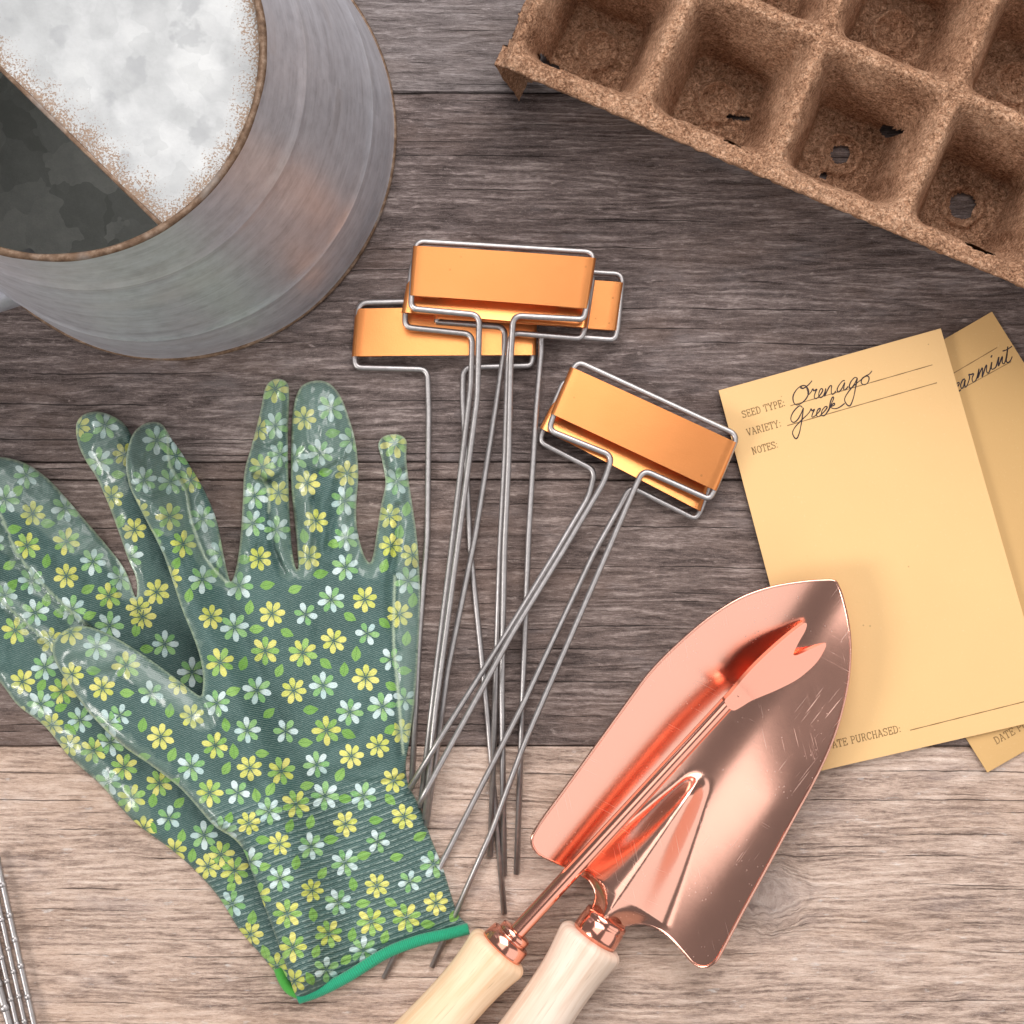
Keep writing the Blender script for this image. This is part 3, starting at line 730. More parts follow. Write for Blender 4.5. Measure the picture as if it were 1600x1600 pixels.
def ribbon(lines, width, zfun):
    """flat ink strokes (survey px) lying on a sheet; overlapping strokes are stepped by microns"""
    V, F = [], []
    for n, ln in enumerate(lines):
        ln = resample(ln, .7, False) if len(ln) > 1 else np.array(ln)
        d = np.gradient(ln, axis=0); d /= (np.linalg.norm(d, axis=1)[:, None] + 1e-9); nn = np.stack([-d[:, 1], d[:, 0]], 1)
        w = width * (1 + .18 * np.sin(np.arange(len(ln)) * .13 + n)); base = len(V)
        for i, (p, q, ww) in enumerate(zip(ln, nn, w)):
            for sgn in (-1, 1):
                x, y = p + q * sgn * ww / 2; V.append(P(x, y, zfun(x, y) + .00006 + (n % 12) * 3e-6))
        for i in range(len(ln) - 1): F.append((base + 2 * i, base + 2 * i + 1, base + 2 * i + 3, base + 2 * i + 2))
    return V, F
def slab_text(txt, start, end, cap):
    s, e = np.array(start, float), np.array(end, float)
    tot = sum(SLAB[c][0] + .12 for c in txt) - .12; sc = np.linalg.norm(e - s) / tot; u = (e - s) / np.linalg.norm(e - s); n = np.array([u[1], -u[0]])
    x = 0; out = []
    for c in txt:
        for st in SLAB[c][1]: out.append([tuple(s + u * (x + a) * sc + n * b * cap) for a, b in st])
        x += SLAB[c][0] + .12
    return out

BROWN, PEN = ink_mat('brown_print', (.20, .115, .04)), ink_mat('black_pen', (.022, .012, .016))
# ------------------------------------------------------------------ seed packets
def packet(label, corners, base, zf, mat):
    TL, TR, BR, BL = [np.array(c, float) for c in corners]
    root = thing('seed_packet', label, 'seed packet', P(*((TL + BR) / 2)), 'kraft paper seed packets')
    N, M = 60, 100; V, F = [], []
    for i in range(N + 1):
        for j in range(M + 1):
            s, t = i / N, j / M
            p = (TL * (1 - s) + TR * s) * (1 - t) + (BL * (1 - s) + BR * s) * t
            V.append(P(p[0], p[1], zf(p[0], p[1])))
    for i in range(N):
        for j in range(M):
            a = i * (M + 1) + j; F.append((a, a + 1, a + M + 2, a + M + 1))
    o = link_mesh('envelope', V, F, mat, root); solidify(o, .0006)
    return root
def z2(x, y): return .0012 + .0006 * math.sin(x * .006) * math.sin(y * .005) + .0030 * max(0., 1 - math.hypot(x - 1543, y - 1207) / 90) ** 2
def z1(x, y): return .0034 + .0007 * math.sin(x * .007 + 1) * math.sin(y * .006) + .0022 * max(0., 1 - math.hypot(x - 1470, y - 513) / 170) ** 2
p2 = packet('kraft paper seed packet partly covered, with a word ending in earmint', [(1214, 681), (1550, 487), (1879, 1013), (1543, 1207)], .001, z2, paper_mat('kraft_paper_tan', (.57, .355, .15)))
p1 = packet('kraft paper seed packet on top, handwritten Orenago Greek, trowel tip on it', [(1123, 610), (1470, 513), (1645, 1121), (1280, 1205)], .003, z1, paper_mat('kraft_paper', (.73, .47, .22)))
for par, zf, txts in ((p1, z1, [('SEED TYPE:', (1161, 653), (1227, 634), 10.5), ('VARIETY:', (1168.5, 681), (1221, 666), 10.5), ('NOTES:', (1176.5, 710), (1216, 699), 10.5), ('DATE PURCHASED:', (1293, 1171), (1408, 1143.5), 11)]),
                      (p2, z2, [('DATE PURCHASED:', (1557, 1163), (1664, 1103), 11)])):
    for txt, a, b, cap in txts:
        V, F = ribbon(slab_text(txt, a, b, cap), 1.25, zf); link_mesh('printed_text', V, F, BROWN, par, smooth=False)
for par, zf, segs in ((p1, z1, [((1235, 634), (1457, 570)), ((1230, 665), (1464, 598)), ((1422, 1141), (1630, 1089))]), (p2, z2, [((1480, 589), (1558, 543)), ((1480, 620), (1580, 565))])):
    for a, b in segs:
        V, F = ribbon([[a, b]], 1.3, zf); link_mesh('ruled_line', V, F, BROWN, par, smooth=False)
def pen(strokes, ox, oy, sc): return [catmull([(ox + x * sc, oy + y * sc) for x, y in s], 6, False) for s in strokes]
ore = [[(668, 305), (700, 312), (755, 275), (792, 232)],
       [(700, 312), (672, 300), (700, 282), (735, 292), (758, 340), (742, 400), (700, 452), (640, 485), (603, 462), (594, 400), (620, 340), (668, 293), (705, 282)],
       [(735, 300), (748, 345), (752, 380), (782, 350), (801, 316), (811, 338), (842, 320), (828, 352), (815, 398), (830, 421), (858, 402), (888, 364), (904, 330), (888, 314), (868, 345), (862, 388), (882, 410), (912, 385), (928, 345), (936, 312), (930, 352), (924, 396), (946, 345), (975, 292), (996, 286), (992, 330), (996, 370), (1016, 371), (1040, 340)],
       [(1134, 232), (1112, 234), (1076, 275), (1054, 322), (1066, 350), (1100, 318), (1132, 250), (1126, 290), (1122, 324), (1140, 326), (1168, 292)],
       [(1262, 205), (1236, 200), (1196, 245), (1180, 298), (1204, 306), (1240, 255), (1264, 206), (1246, 300), (1226, 400), (1202, 470), (1180, 495), (1150, 475), (1131, 430), (1150, 380), (1200, 312), (1258, 258), (1300, 225), (1345, 188), (1378, 188), (1386, 215), (1370, 256), (1336, 275), (1306, 256), (1312, 214), (1350, 184), (1390, 162), (1416, 130)]]
gre = [[(692, 512), (662, 494), (610, 540), (576, 600), (574, 645), (600, 666), (640, 640), (680, 572), (702, 515), (692, 600), (680, 680), (664, 760), (642, 822), (620, 835), (596, 802), (590, 765), (620, 710), (680, 645), (738, 590), (768, 555), (782, 524), (792, 546), (818, 530), (800, 568), (790, 608), (812, 606), (842, 580), (872, 546), (876, 520), (852, 535), (838, 586), (858, 608), (892, 580), (932, 538), (950, 506), (928, 504), (896, 545), (892, 588), (914, 598), (945, 568), (985, 490), (1016, 420), (1008, 402), (986, 445), (970, 520), (964, 552)],
       [(966, 540), (990, 495), (1022, 466), (1024, 486), (988, 506), (1012, 522), (1052, 520), (1092, 500), (1132, 468)]]
V, F = ribbon(pen(ore, 1150, 560, .15) + pen(gre, 1150, 560, .15), 1.7, z1); link_mesh('handwriting', V, F, PEN, p1, smooth=False)
mint = [[(180, 1330), (240, 1262), (282, 1210), (284, 1176), (256, 1188), (248, 1250), (266, 1320), (312, 1290)], [(378, 1122), (342, 1138), (310, 1220), (330, 1270), (360, 1220), (382, 1130), (372, 1200), (386, 1250), (420, 1200), (450, 1100), (440, 1052), (472, 1052), (512, 1040), (490, 1110), (500, 1165), (532, 1160), (562, 1110), (588, 1020), (596, 960), (576, 1110), (620, 1000), (652, 950), (646, 1090), (690, 955), (716, 902), (716, 1000), (742, 1030), (772, 970), (792, 880), (797, 862), (790, 950), (812, 970), (862, 930), (892, 830), (907, 782), (900, 920), (940, 820), (962, 772), (960, 860), (986, 885), (1012, 830), (1032, 740), (1047, 612), (1032, 750), (1022, 838), (1050, 865), (1090, 830), (1116, 770)], [(784, 786), (801, 750)], [(966, 686), (1040, 660), (1112, 610)]]
V, F = ribbon(pen(mint, 1470, 480, .1), 1.9, z2); link_mesh('handwriting', V, F, PEN, p2, smooth=False)

# ------------------------------------------------------------------ gloves
GLOVE = glove_mat()
def mot(txt, ox, oy):
    out = []
    for it in txt.split():
        q = it.split(','); k = {'Y': 1, 'G': 2, 'W': 3, 'S': 4, 'L': 5}[q[0]]; x, y = ox + float(q[1]) / 4, oy + float(q[2]) / 4
        ang = math.radians(float(q[3])) if len(q) > 3 else RNG.uniform(0, 6.28)
        out.append((k, x, y, {1: 20.5, 2: 22.8, 3: 22.5, 4: 20, 5: 12.3}[k] * RNG.uniform(.94, 1.05), ang))
    return out
M1 = mot('Y,420,235 Y,1000,145 Y,1215,240 Y,805,405 Y,555,715 Y,1005,635 Y,280,1200 Y,915,1125 Y,1085,1060 Y,1180,1280 Y,1245,1505 Y,880,1550 Y,275,1545 Y,40,255 Y,1230,970 '
         'G,378,468 G,612,480 G,95,540 G,760,965 G,478,1220 G,65,1060 G,570,1425 G,30,1355 '
         'W,185,320 W,790,148 W,740,685 W,325,715 W,905,850 W,1110,815 W,265,965 W,700,1180 W,75,795 W,750,1375 W,990,1375 W,400,1470 W,100,1590 W,215,60 '
         'S,630,240 S,1015,360 S,1165,520 S,505,970 S,205,1355 S,1250,770 '
         'L,392,55,10 L,565,80,20 L,278,195,80 L,325,330,5 L,515,355,-25 L,908,255,-30 L,1125,295,-40 L,240,545,70 L,465,590,65 L,945,485,85 L,758,548,-40 L,870,583,85 L,178,718,20 L,402,855,40 L,662,835,5 L,130,930,100 L,900,988,-25 L,630,1040,0 L,180,1095,95 L,360,1108,0 L,135,1200,60 L,845,1240,60 L,640,1308,15 L,410,1330,60 L,320,1370,100 L,880,1390,0 L,1160,1398,-45 L,660,1535,75 L,1070,1525,5 L,150,1515,70 L,530,1560,70 L,1165,955,30 L,1170,690,-30 L,1260,390,80 L,1250,590,0 L,1300,150,80', 320, 900)
M1 += mot('Y,345,475 Y,550,765 Y,955,735 Y,1325,845 Y,440,1330 G,395,910 G,430,1120 G,655,1035 G,920,960 G,1140,935 G,210,800 W,545,490 W,755,590 W,350,690 W,715,840 W,160,585 W,1310,600 W,870,1140 S,960,460 S,1160,710 S,640,1260 '
          'L,245,448,0 L,670,445,10 L,875,545,15 L,1080,555,15 L,1225,425,30 L,450,590,80 L,615,655,55 L,805,725,100 L,250,615,10 L,870,845,10 L,1045,840,-30 L,555,915,100 L,800,1040,80 L,1005,1055,70 L,575,1145,70 L,535,1315,120 L,765,1195,40 L,1275,975,0 L,1440,920,60', 350, 1200)
M1 += mot('W,405,200 Y,250,375 Y,440,460 G,590,320 S,745,495 S,550,630 Y,1000,635 Y,805,765 W,995,950 Y,920,430 Y,240,110 L,595,490,0 L,690,690,80 L,875,875,65 L,385,350,0 L,860,600,80 L,700,890,10 L,890,1050,40 W,1200,1360 W,480,680', 50, 960)
M1 += mot('W,980,350 W,1100,450 G,1190,600 W,900,600 G,1060,830 G,1145,1000 W,1265,840 W,950,1040 Y,860,800 Y,1060,1210 W,1265,1220 W,1065,610 L,1100,1120,60 L,1180,1320,80 W,1380,1060 L,1340,1180,60 L,980,930,0', 0, 600)
M1 += mot('G,320,110 W,320,340 Y,215,360 W,350,520 G,240,600 Y,340,760 W,190,780 W,180,950 W,330,990 Y,220,1170 L,130,1175,0 Y,500,295 W,670,230 W,600,510 Y,520,700 Y,770,640 W,755,810 Y,575,935 W,760,1040 Y,530,1160 W,760,1225 L,680,385,10 L,635,630,10 L,500,1030,100 L,695,1075,10 L,605,1265,10 G,1070,450 W,1080,690 Y,1035,905 Y,1045,1090 L,1095,1005,80 L,1000,1215,70 Y,1180,1150 W,1150,1310 L,1140,860,80 W,800,430 W,440,540', 350, 580)
M2 = mot('Y,165,1040 W,50,850 G,65,640 L,175,935,80 L,45,740,70 L,255,1150,110 G,330,1240 W,-40,960', 350, 1200)
M2 += mot('Y,125,690 Y,235,815 G,385,850 G,575,955 G,620,1150 G,795,1055 W,55,560 G,190,480 S,855,1275 W,1075,1380 W,300,660 W,80,330 L,755,1160,80 L,920,1175,45 L,935,1385,80 L,750,1330,-50 G,1180,1500 Y,1100,1575 Y,890,1475 W,485,70 W,830,185 L,650,95,80 L,720,215,0 W,1000,360 Y,690,15 Y,115,160 Y,700,1340 W,480,1045 W,490,800 L,1000,1505,80 L,180,580,20 L,60,440,60 L,240,720,-40 Y,-60,420 G,-120,640 W,380,560', 50, 960)
M2 += mot('W,165,570 W,655,260 W,620,485 Y,695,705 Y,840,910 Y,780,440 Y,205,810 G,170,1010 G,415,985 Y,415,1200 W,580,1110 G,680,1325 W,755,1210 W,195,1230 Y,865,1400 W,450,1410 G,95,1540 W,410,775 W,30,720 W,30,1320 W,220,1430 W,810,1080 Y,980,1300 L,750,855,70 L,740,565,0 L,540,330,20 L,300,870,0 L,90,905,10 L,290,1105,80 L,60,1130,30 L,75,1255,45 L,550,1280,30 L,560,1445,20 L,850,1535,80 L,110,665,45 W,-60,1000 Y,490,265 L,290,1350,80 L,380,1430,0', 0, 600)

G2_OUT = [(455, 1548), (437, 1528), (408, 1492), (375, 1454), (342, 1402), (304, 1359), (266, 1326), (209, 1283), (157, 1226), (109, 1183), (71, 1136), (28, 1102), (0, 1066), (-45, 1020), (-90, 960), (-105, 905), (-80, 870), (-60, 850), (-62, 800), (-60, 750), (-35, 720), (0, 714), (40, 724), (75, 748), (105, 780), (135, 815), (165, 850), (195, 890), (212, 934), (213, 905), (199, 870), (185, 830), (168, 785), (150, 745), (135, 722), (122, 694), (119, 664), (130, 648), (152, 643), (176, 650), (196, 665), (216, 702), (245, 760), (290, 850), (330, 950), (400, 1100), (470, 1300), (505, 1460), (500, 1535)]
G1_OUT = [(466, 1560), (446, 1506), (413, 1416), (394, 1364), (380, 1328), (362, 1308), (332, 1288), (285, 1235), (237, 1197), (190, 1164), (142, 1117), (104, 1064), (87, 1035), (82, 1014), (90, 994), (112, 980), (142, 980), (180, 996), (228, 1026), (275, 1060), (305, 1083), (315, 1085), (317, 1055), (311, 1022), (299, 988), (285, 954), (271, 912), (254, 864), (233, 822), (214, 785), (201, 755), (197, 717), (207, 679), (228, 661), (252, 662), (268, 685), (290, 717), (318, 764), (338, 812), (349, 864), (358, 904), (363, 906), (369, 886), (375, 845), (379, 788), (382, 736), (394, 693), (406, 645), (415, 605), (430, 592), (448, 597), (452, 618), (450, 680), (451, 760), (455, 845), (461, 884), (466, 884), (462, 830), (455, 760), (455, 690), (458, 640), (468, 607), (489, 595), (513, 598), (532, 619), (546, 655), (556, 693), (560, 740), (557, 788), (558, 826), (567, 862), (577, 879), (583, 866), (588, 835), (595, 790), (602, 755), (597, 720), (591, 695), (601, 681), (622, 679), (635, 689), (635, 717), (640, 760), (650, 826), (655, 883), (657, 940), (654, 1011), (649, 1082), (641, 1150), (634, 1193), (638, 1226), (655, 1259), (674, 1311), (693, 1359), (714, 1425), (733, 1450), (700, 1458), (650, 1470), (600, 1490), (545, 1524), (500, 1547)]
g2s = catmull(G2_OUT, 5); g1s = catmull(G1_OUT, 5)

def pillow(d, w, h): q = 1 - np.clip(d / w, 0, 1); return h * np.sqrt(np.clip(1 - q * q, 0, 1))
def strokes(p, lst):
    """soft mask of brush strokes: [(polyline, half width px)]"""
    m = np.zeros(len(p))
    for ln, w in lst:
        d, _ = dist_line(catmull(ln, 4, False), p); m = np.maximum(m, smooth01((w - d) / 5. + .5))
    return m
def glove(label, out, zfun, motifs, coat_st, seam_ln, rib_from, step, root_loc):
    root = thing('garden_glove', label, 'glove', root_loc, 'pair of flowered garden gloves')
    v, f, b = sheet(out, step)
    d, _ = dist_line(b, v, True)
    z, extra_seam = zfun(v, d)
    V = Pn(v[:, 0], v[:, 1], z).tolist(); nv = len(V)
    nb = len(b)                                       # boundary points come first: hang the side wall from them
    skirt = Pn(v[:nb, 0], v[:nb, 1], np.maximum(z[:nb] - .004, .0003)).tolist(); V += skirt
    F = [tuple(q) for q in f]
    ar = sum(b[i][0] * b[(i + 1) % nb][1] - b[(i + 1) % nb][0] * b[i][1] for i in range(nb))
    for i in range(nb):
        j = (i + 1) % nb
        F.append((i, j, nv + j, nv + i) if ar > 0 else (j, i, nv + i, nv + j))
    o = link_mesh('fabric_shell', V, F, GLOVE, root)
    pv = np.vstack([v, v[:nb]]); dv = np.concatenate([d, np.zeros(nb)])
    wv = np.stack([vnoise(pv[:, 0], pv[:, 1], .045, 3., 3), vnoise(pv[:, 0], pv[:, 1], .045, 9., 3)], 1) * 8
    coat = strokes(pv + wv, coat_st)
    sm = smooth01((3.6 - dv) / 2.2) * (coat * .8 + .2)
    for ln in seam_ln:
        dd, _ = dist_line(catmull(ln, 5, False), pv); sm = np.maximum(sm, smooth01((3.0 - dd) / 2.2))
    sm = np.maximum(sm, np.concatenate([extra_seam, np.zeros(nb)]))
    point_attr(o, 'coat', np.clip(coat, 0, 1)); point_attr(o, 'seam', sm)
    hx, hy, nx, ny, pitch, y0 = rib_from
    s = (pv[:, 0] - hx) * nx + (pv[:, 1] - hy) * ny
    lat = (pv[:, 0] - hx) * -ny + (pv[:, 1] - hy) * nx
    point_attr(o, 'rib', (s + 10 * np.sin(lat * .012)) / pitch); point_attr(o, 'rib_mask', smooth01((y0 - s) / 18))
    # each face belongs to its nearest printed motif
    me = o.data; mo = np.array([(m[1], m[2], m[3], m[4], m[0]) for m in motifs])
    cen = np.array([pv[list(q)].mean(0) for q in F])
    best = np.full(len(F), 1e9); who = np.zeros(len(F), int)
    for i, m in enumerate(mo):
        q = np.hypot(cen[:, 0] - m[0], cen[:, 1] - m[1]) - m[2]; w = q < best; best[w] = q[w]; who[w] = i
    face_attr(o, 'kind', mo[who, 4]); face_attr(o, 'seed', RNG.uniform(0, 1, len(mo))[who])
    uvl = me.uv_layers.new(name='print')
    li = np.zeros(len(me.loops), np.int64); me.loops.foreach_get('vertex_index', li)
    tot = np.array([len(q) for q in F]); fo = np.repeat(np.arange(len(F)), tot); m = mo[who[fo]]
    dx, dy = pv[li, 0] - m[:, 0], -(pv[li, 1] - m[:, 1]); c, s_ = np.cos(m[:, 3]), np.sin(m[:, 3])
    uvl.data.foreach_set('uv', np.stack([(dx * c + dy * s_) / m[:, 2], (-dx * s_ + dy * c) / m[:, 2]], 1).ravel().astype(np.float32))
    return root

L1 = [(-30, 780), (0, 808), (25, 865), (60, 908), (100, 948), (140, 982), (200, 1030)]      # lower edge of the upper finger
L2 = [(-60, 880), (0, 940), (67, 1000), (110, 1045), (180, 1110)]                            # lower edge of the next one
L3 = [(60, 1005), (120, 1075), (200, 1155), (270, 1215), (330, 1275), (370, 1320)]
def z_under(v, d):
    dm = d * MPP
    z = .0008 + pillow(dm, .012, .0048)
    seam = np.zeros(len(v))
    for ln, h, fall in ((L1, .0045, 45.), (L2, .004, 40.)):
        q, sd = dist_line(catmull(ln, 4, False), v)
        m = sd < 0
        end = smooth01((np.hypot(v[:, 0] - ln[-1][0], v[:, 1] - ln[-1][1])) / 90)
        z += np.where(m, h * np.exp(-(q / fall) ** 2) * (1 - .35 * np.exp(-(q / 5) ** 2)), 0) * end
        z -= np.where(~m, .0012 * np.exp(-(q / 9) ** 2), 0) * end
        seam = np.maximum(seam, np.where(m, smooth01((4.5 - q) / 2.5), 0) * end)
    q, _ = dist_line(catmull(L3, 4, False), v); z += .0016 * np.exp(-(q / 22) ** 2)
    z += vnoise(v[:, 0], v[:, 1], .012, 5., 2) * .0018 + vnoise(v[:, 0], v[:, 1], .032, 8., 3) * .0011
    for (x, y, r, h) in ((45, 780, 34, .0025), (150, 700, 22, .002), (140, 880, 28, -.002), (110, 800, 20, -.0015), (150, 655, 14, .002), (245, 985, 75, -.006), (290, 1060, 60, -.004), (210, 925, 40, -.003), (75, 1000, 40, -.002)):
        z += h * np.exp(-((v[:, 0] - x) ** 2 + (v[:, 1] - y) ** 2) / r ** 2)
    return np.maximum(z, .0006), seam
def z_over(v, d):
    dm = d * MPP
    d2, _ = dist_line(g2s, v, True); d2 = np.where(inside(g2s, v), d2, -d2)
    lift = .0145 * smooth01((d2 + 30) / 60)
    fing = smooth01((930 - v[:, 1]) / 60)
    h = .0058 + .0014 * fing; w = .014 - .004 * fing
    z = .0012 + lift + pillow(dm, 1e-9 + .0115, 1.) * h
    # creases (valley < 0, ridge > 0)
    for ln, hh, r in (([(262, 690), (265, 730), (288, 765), (298, 810), (320, 870), (352, 908)], -.0016, 7), ([(392, 1222), (405, 1240), (418, 1268)], -.0016, 6),
                      ([(398, 742), (420, 752), (436, 745)], -.003, 7), ([(418, 755), (420, 800), (428, 860), (445, 895)], -.0022, 8), ([(408, 770), (406, 830), (402, 880)], -.0012, 8),
                      ([(438, 610), (440, 660), (438, 730)], .0012, 6), ([(490, 780), (492, 850), (488, 890)], -.0016, 9), ([(530, 745), (520, 800), (512, 860)], -.0018, 10), ([(480, 650), (482, 690), (500, 715)], .001, 7), ([(540, 700), (532, 730)], .0015, 6),
                      ([(596, 690), (603, 745)], -.002, 6), ([(622, 790), (620, 850), (610, 900), (612, 980)], -.0022, 8), ([(617, 900), (616, 1000), (622, 1090), (629, 1180)], -.0014, 6),
                      ([(255, 900), (290, 985), (308, 1050), (316, 1110)], .0010, 9), ([(318, 1088), (330, 1120), (345, 1165)], -.0018, 8), ([(120, 1100), (200, 1160), (280, 1225), (345, 1290)], .0012, 10), ([(180, 1060), (250, 1105), (310, 1135)], -.0012, 12),
                      ([(330, 1205), (380, 1225), (430, 1220)], -.0012, 14), ([(440, 930), (445, 990), (440, 1060)], -.0010, 12), ([(495, 920), (500, 1000), (505, 1080)], -.0010, 12), ([(560, 930), (566, 1010)], -.0008, 12), ([(600, 1190), (560, 1205), (500, 1215)], -.0010, 10), ([(460, 1330), (540, 1400), (560, 1460)], .0008, 30), ([(205, 760), (235, 775), (262, 765)], -.0016, 7), ([(215, 800), (250, 815), (280, 800)], -.0013, 8), ([(470, 720), (500, 740), (535, 720)], -.0014, 8), ([(395, 690), (420, 700), (440, 690)], -.0013, 7), ([(600, 735), (618, 742), (632, 735)], -.0014, 6), ([(110, 1035), (140, 1055), (175, 1050)], -.0014, 9), ([(190, 1030), (180, 1075), (205, 1110)], -.0012, 9), ([(640, 1215), (600, 1225), (540, 1222)], -.0016, 8), ([(400, 1300), (440, 1290), (480, 1300)], -.0012, 10), ([(350, 1130), (390, 1150), (420, 1200)], -.0014, 9), ([(580, 1100), (560, 1150), (520, 1170)], -.0012, 12)):
        q, _ = dist_line(catmull(ln, 4, False), v); z += hh * (1 + .6 * fing) * np.exp(-(q / (r * (1 - .3 * fing))) ** 2)
    z += vnoise(v[:, 0], v[:, 1], .011, 15., 2) * .0012 + vnoise(v[:, 0], v[:, 1], .04, 18., 2) * .00035
    z += fing * (vnoise(v[:, 0] * 1.0, v[:, 1] * .55, .042, 25., 3) * .0019)
    z += .0007 * np.exp(-(d / 3.) ** 2) + .0050 * np.exp(-((v[:, 0] - 470) / 130) ** 2 - ((v[:, 1] - 1060) / 190) ** 2)
    cuff = smooth01((v[:, 1] - 1380) / 120); z -= cuff * .0015
    return np.maximum(z, .0008), np.zeros(len(v))

hemn = (-.40, -.915)
coat1 = [([(228, 672), (222, 720), (232, 770), (262, 800)], 34), ([(270, 740), (300, 800), (325, 860), (350, 895)], 26), ([(205, 770), (250, 870), (285, 960), (308, 1030), (316, 1085)], 12),
         ([(432, 605), (420, 660), (405, 720), (425, 740)], 30), ([(382, 740), (378, 830), (370, 900)], 16), ([(440, 740), (438, 820), (448, 885), (465, 893)], 12),
         ([(492, 610), (500, 660), (525, 700)], 46), ([(465, 690), (470, 780), (478, 870), (470, 890)], 17), ([(548, 710), (545, 800), (550, 850), (575, 885)], 15),
         ([(612, 690), (622, 740), (615, 780)], 26), ([(600, 790), (590, 850), (582, 885)], 11), ([(636, 770), (640, 860), (640, 960), (638, 1080), (636, 1140)], 19),
         ([(100, 1010), (130, 1010), (170, 1030)], 34), ([(170, 1010), (240, 1060), (300, 1105), (318, 1120)], 24), ([(95, 1050), (140, 1110), (190, 1155), (285, 1228), (335, 1282), (372, 1314)], 10), ([(358, 915), (375, 915)], 10)]
seam1 = [[(262, 672), (263, 705), (268, 732), (290, 765), (298, 810), (320, 870), (354, 910)], [(617, 900), (615, 1000), (622, 1080), (630, 1178)], [(398, 742), (412, 750), (420, 770), (420, 800)]]
coat2 = [([(0, 740), (50, 770), (90, 800), (130, 830)], 40), ([(120, 800), (170, 870), (208, 928)], 14), ([(150, 665), (160, 710), (170, 740)], 42), ([(165, 770), (190, 840), (212, 920)], 16), ([(-10, 810), (20, 865), (70, 925), (130, 985)], 10), ([(-20, 900), (30, 960), (90, 1020)], 14), ([(0, 1060), (60, 1120), (130, 1180), (220, 1270)], 14)]
glove('green flowered glove lying underneath, its fingers spread to the left edge', g2s, z_under, M2, coat2, [], (437, 1528, *hemn, 9.2, -230), 3.3, P(150, 1100))
gtop = glove('green flowered glove lying on top, palm up with thumb and dark green cuff hem', g1s, z_over, M1, coat1, seam1, (600, 1500, *hemn, 8.6, 0), 2.9, P(460, 1100))
# the rib band starts at the wrist: patch the masks now that both shells exist
for o in [o for o in bpy.data.objects if o.name.startswith('fabric_shell')]:
    me = o.data; co = np.zeros(len(me.vertices) * 3); me.vertices.foreach_get('co', co); co = co.reshape(-1, 3)
    k = (H - co[:, 2]) / H * MPP; px, py = co[:, 0] / k + 800, 800 - co[:, 1] / k
    edge = 1190 + (640 - px) * .20 if o.parent is gtop else 1330 + (330 - px) * .3
    me.attributes['rib_mask'].data.foreach_set('value', smooth01((py - edge) / 30).astype(np.float32))
def hem(pts, rad, mat, parent, flat=.75):
    c = catmull(pts, 8, False); V, F = tube([P(x, y, z * .001) for x, y, z in c], rad, 16)
    o = link_mesh('cuff_hem', V, F, mat, parent)
    uvl = o.data.uv_layers.new(name='UVMap'); u = []
    for pl in o.data.polygons:
        for vi in pl.vertices: u += [vi // 16 * .0016, vi % 16 / 16 * .014]
    uvl.data.foreach_set('uv', u)
hem([(466, 1560, 4.2), (500, 1548, 4.6), (545, 1525, 5.), (600, 1491, 5.), (650, 1471, 4.8), (700, 1459, 4.4), (732, 1451, 3.6)], .0024, hem_mat('emerald_hem_thread', (.006, .33, .17)), gtop)
gun = [o for o in bpy.data.objects if o.name.startswith('garden_glove') and o is not gtop][0]
hem([(436, 1512, 3.), (443, 1530, 3.2), (456, 1547, 3.2), (480, 1556, 2.6)], .0024, hem_mat('lime_hem_thread', (.07, .42, .05)), gun)

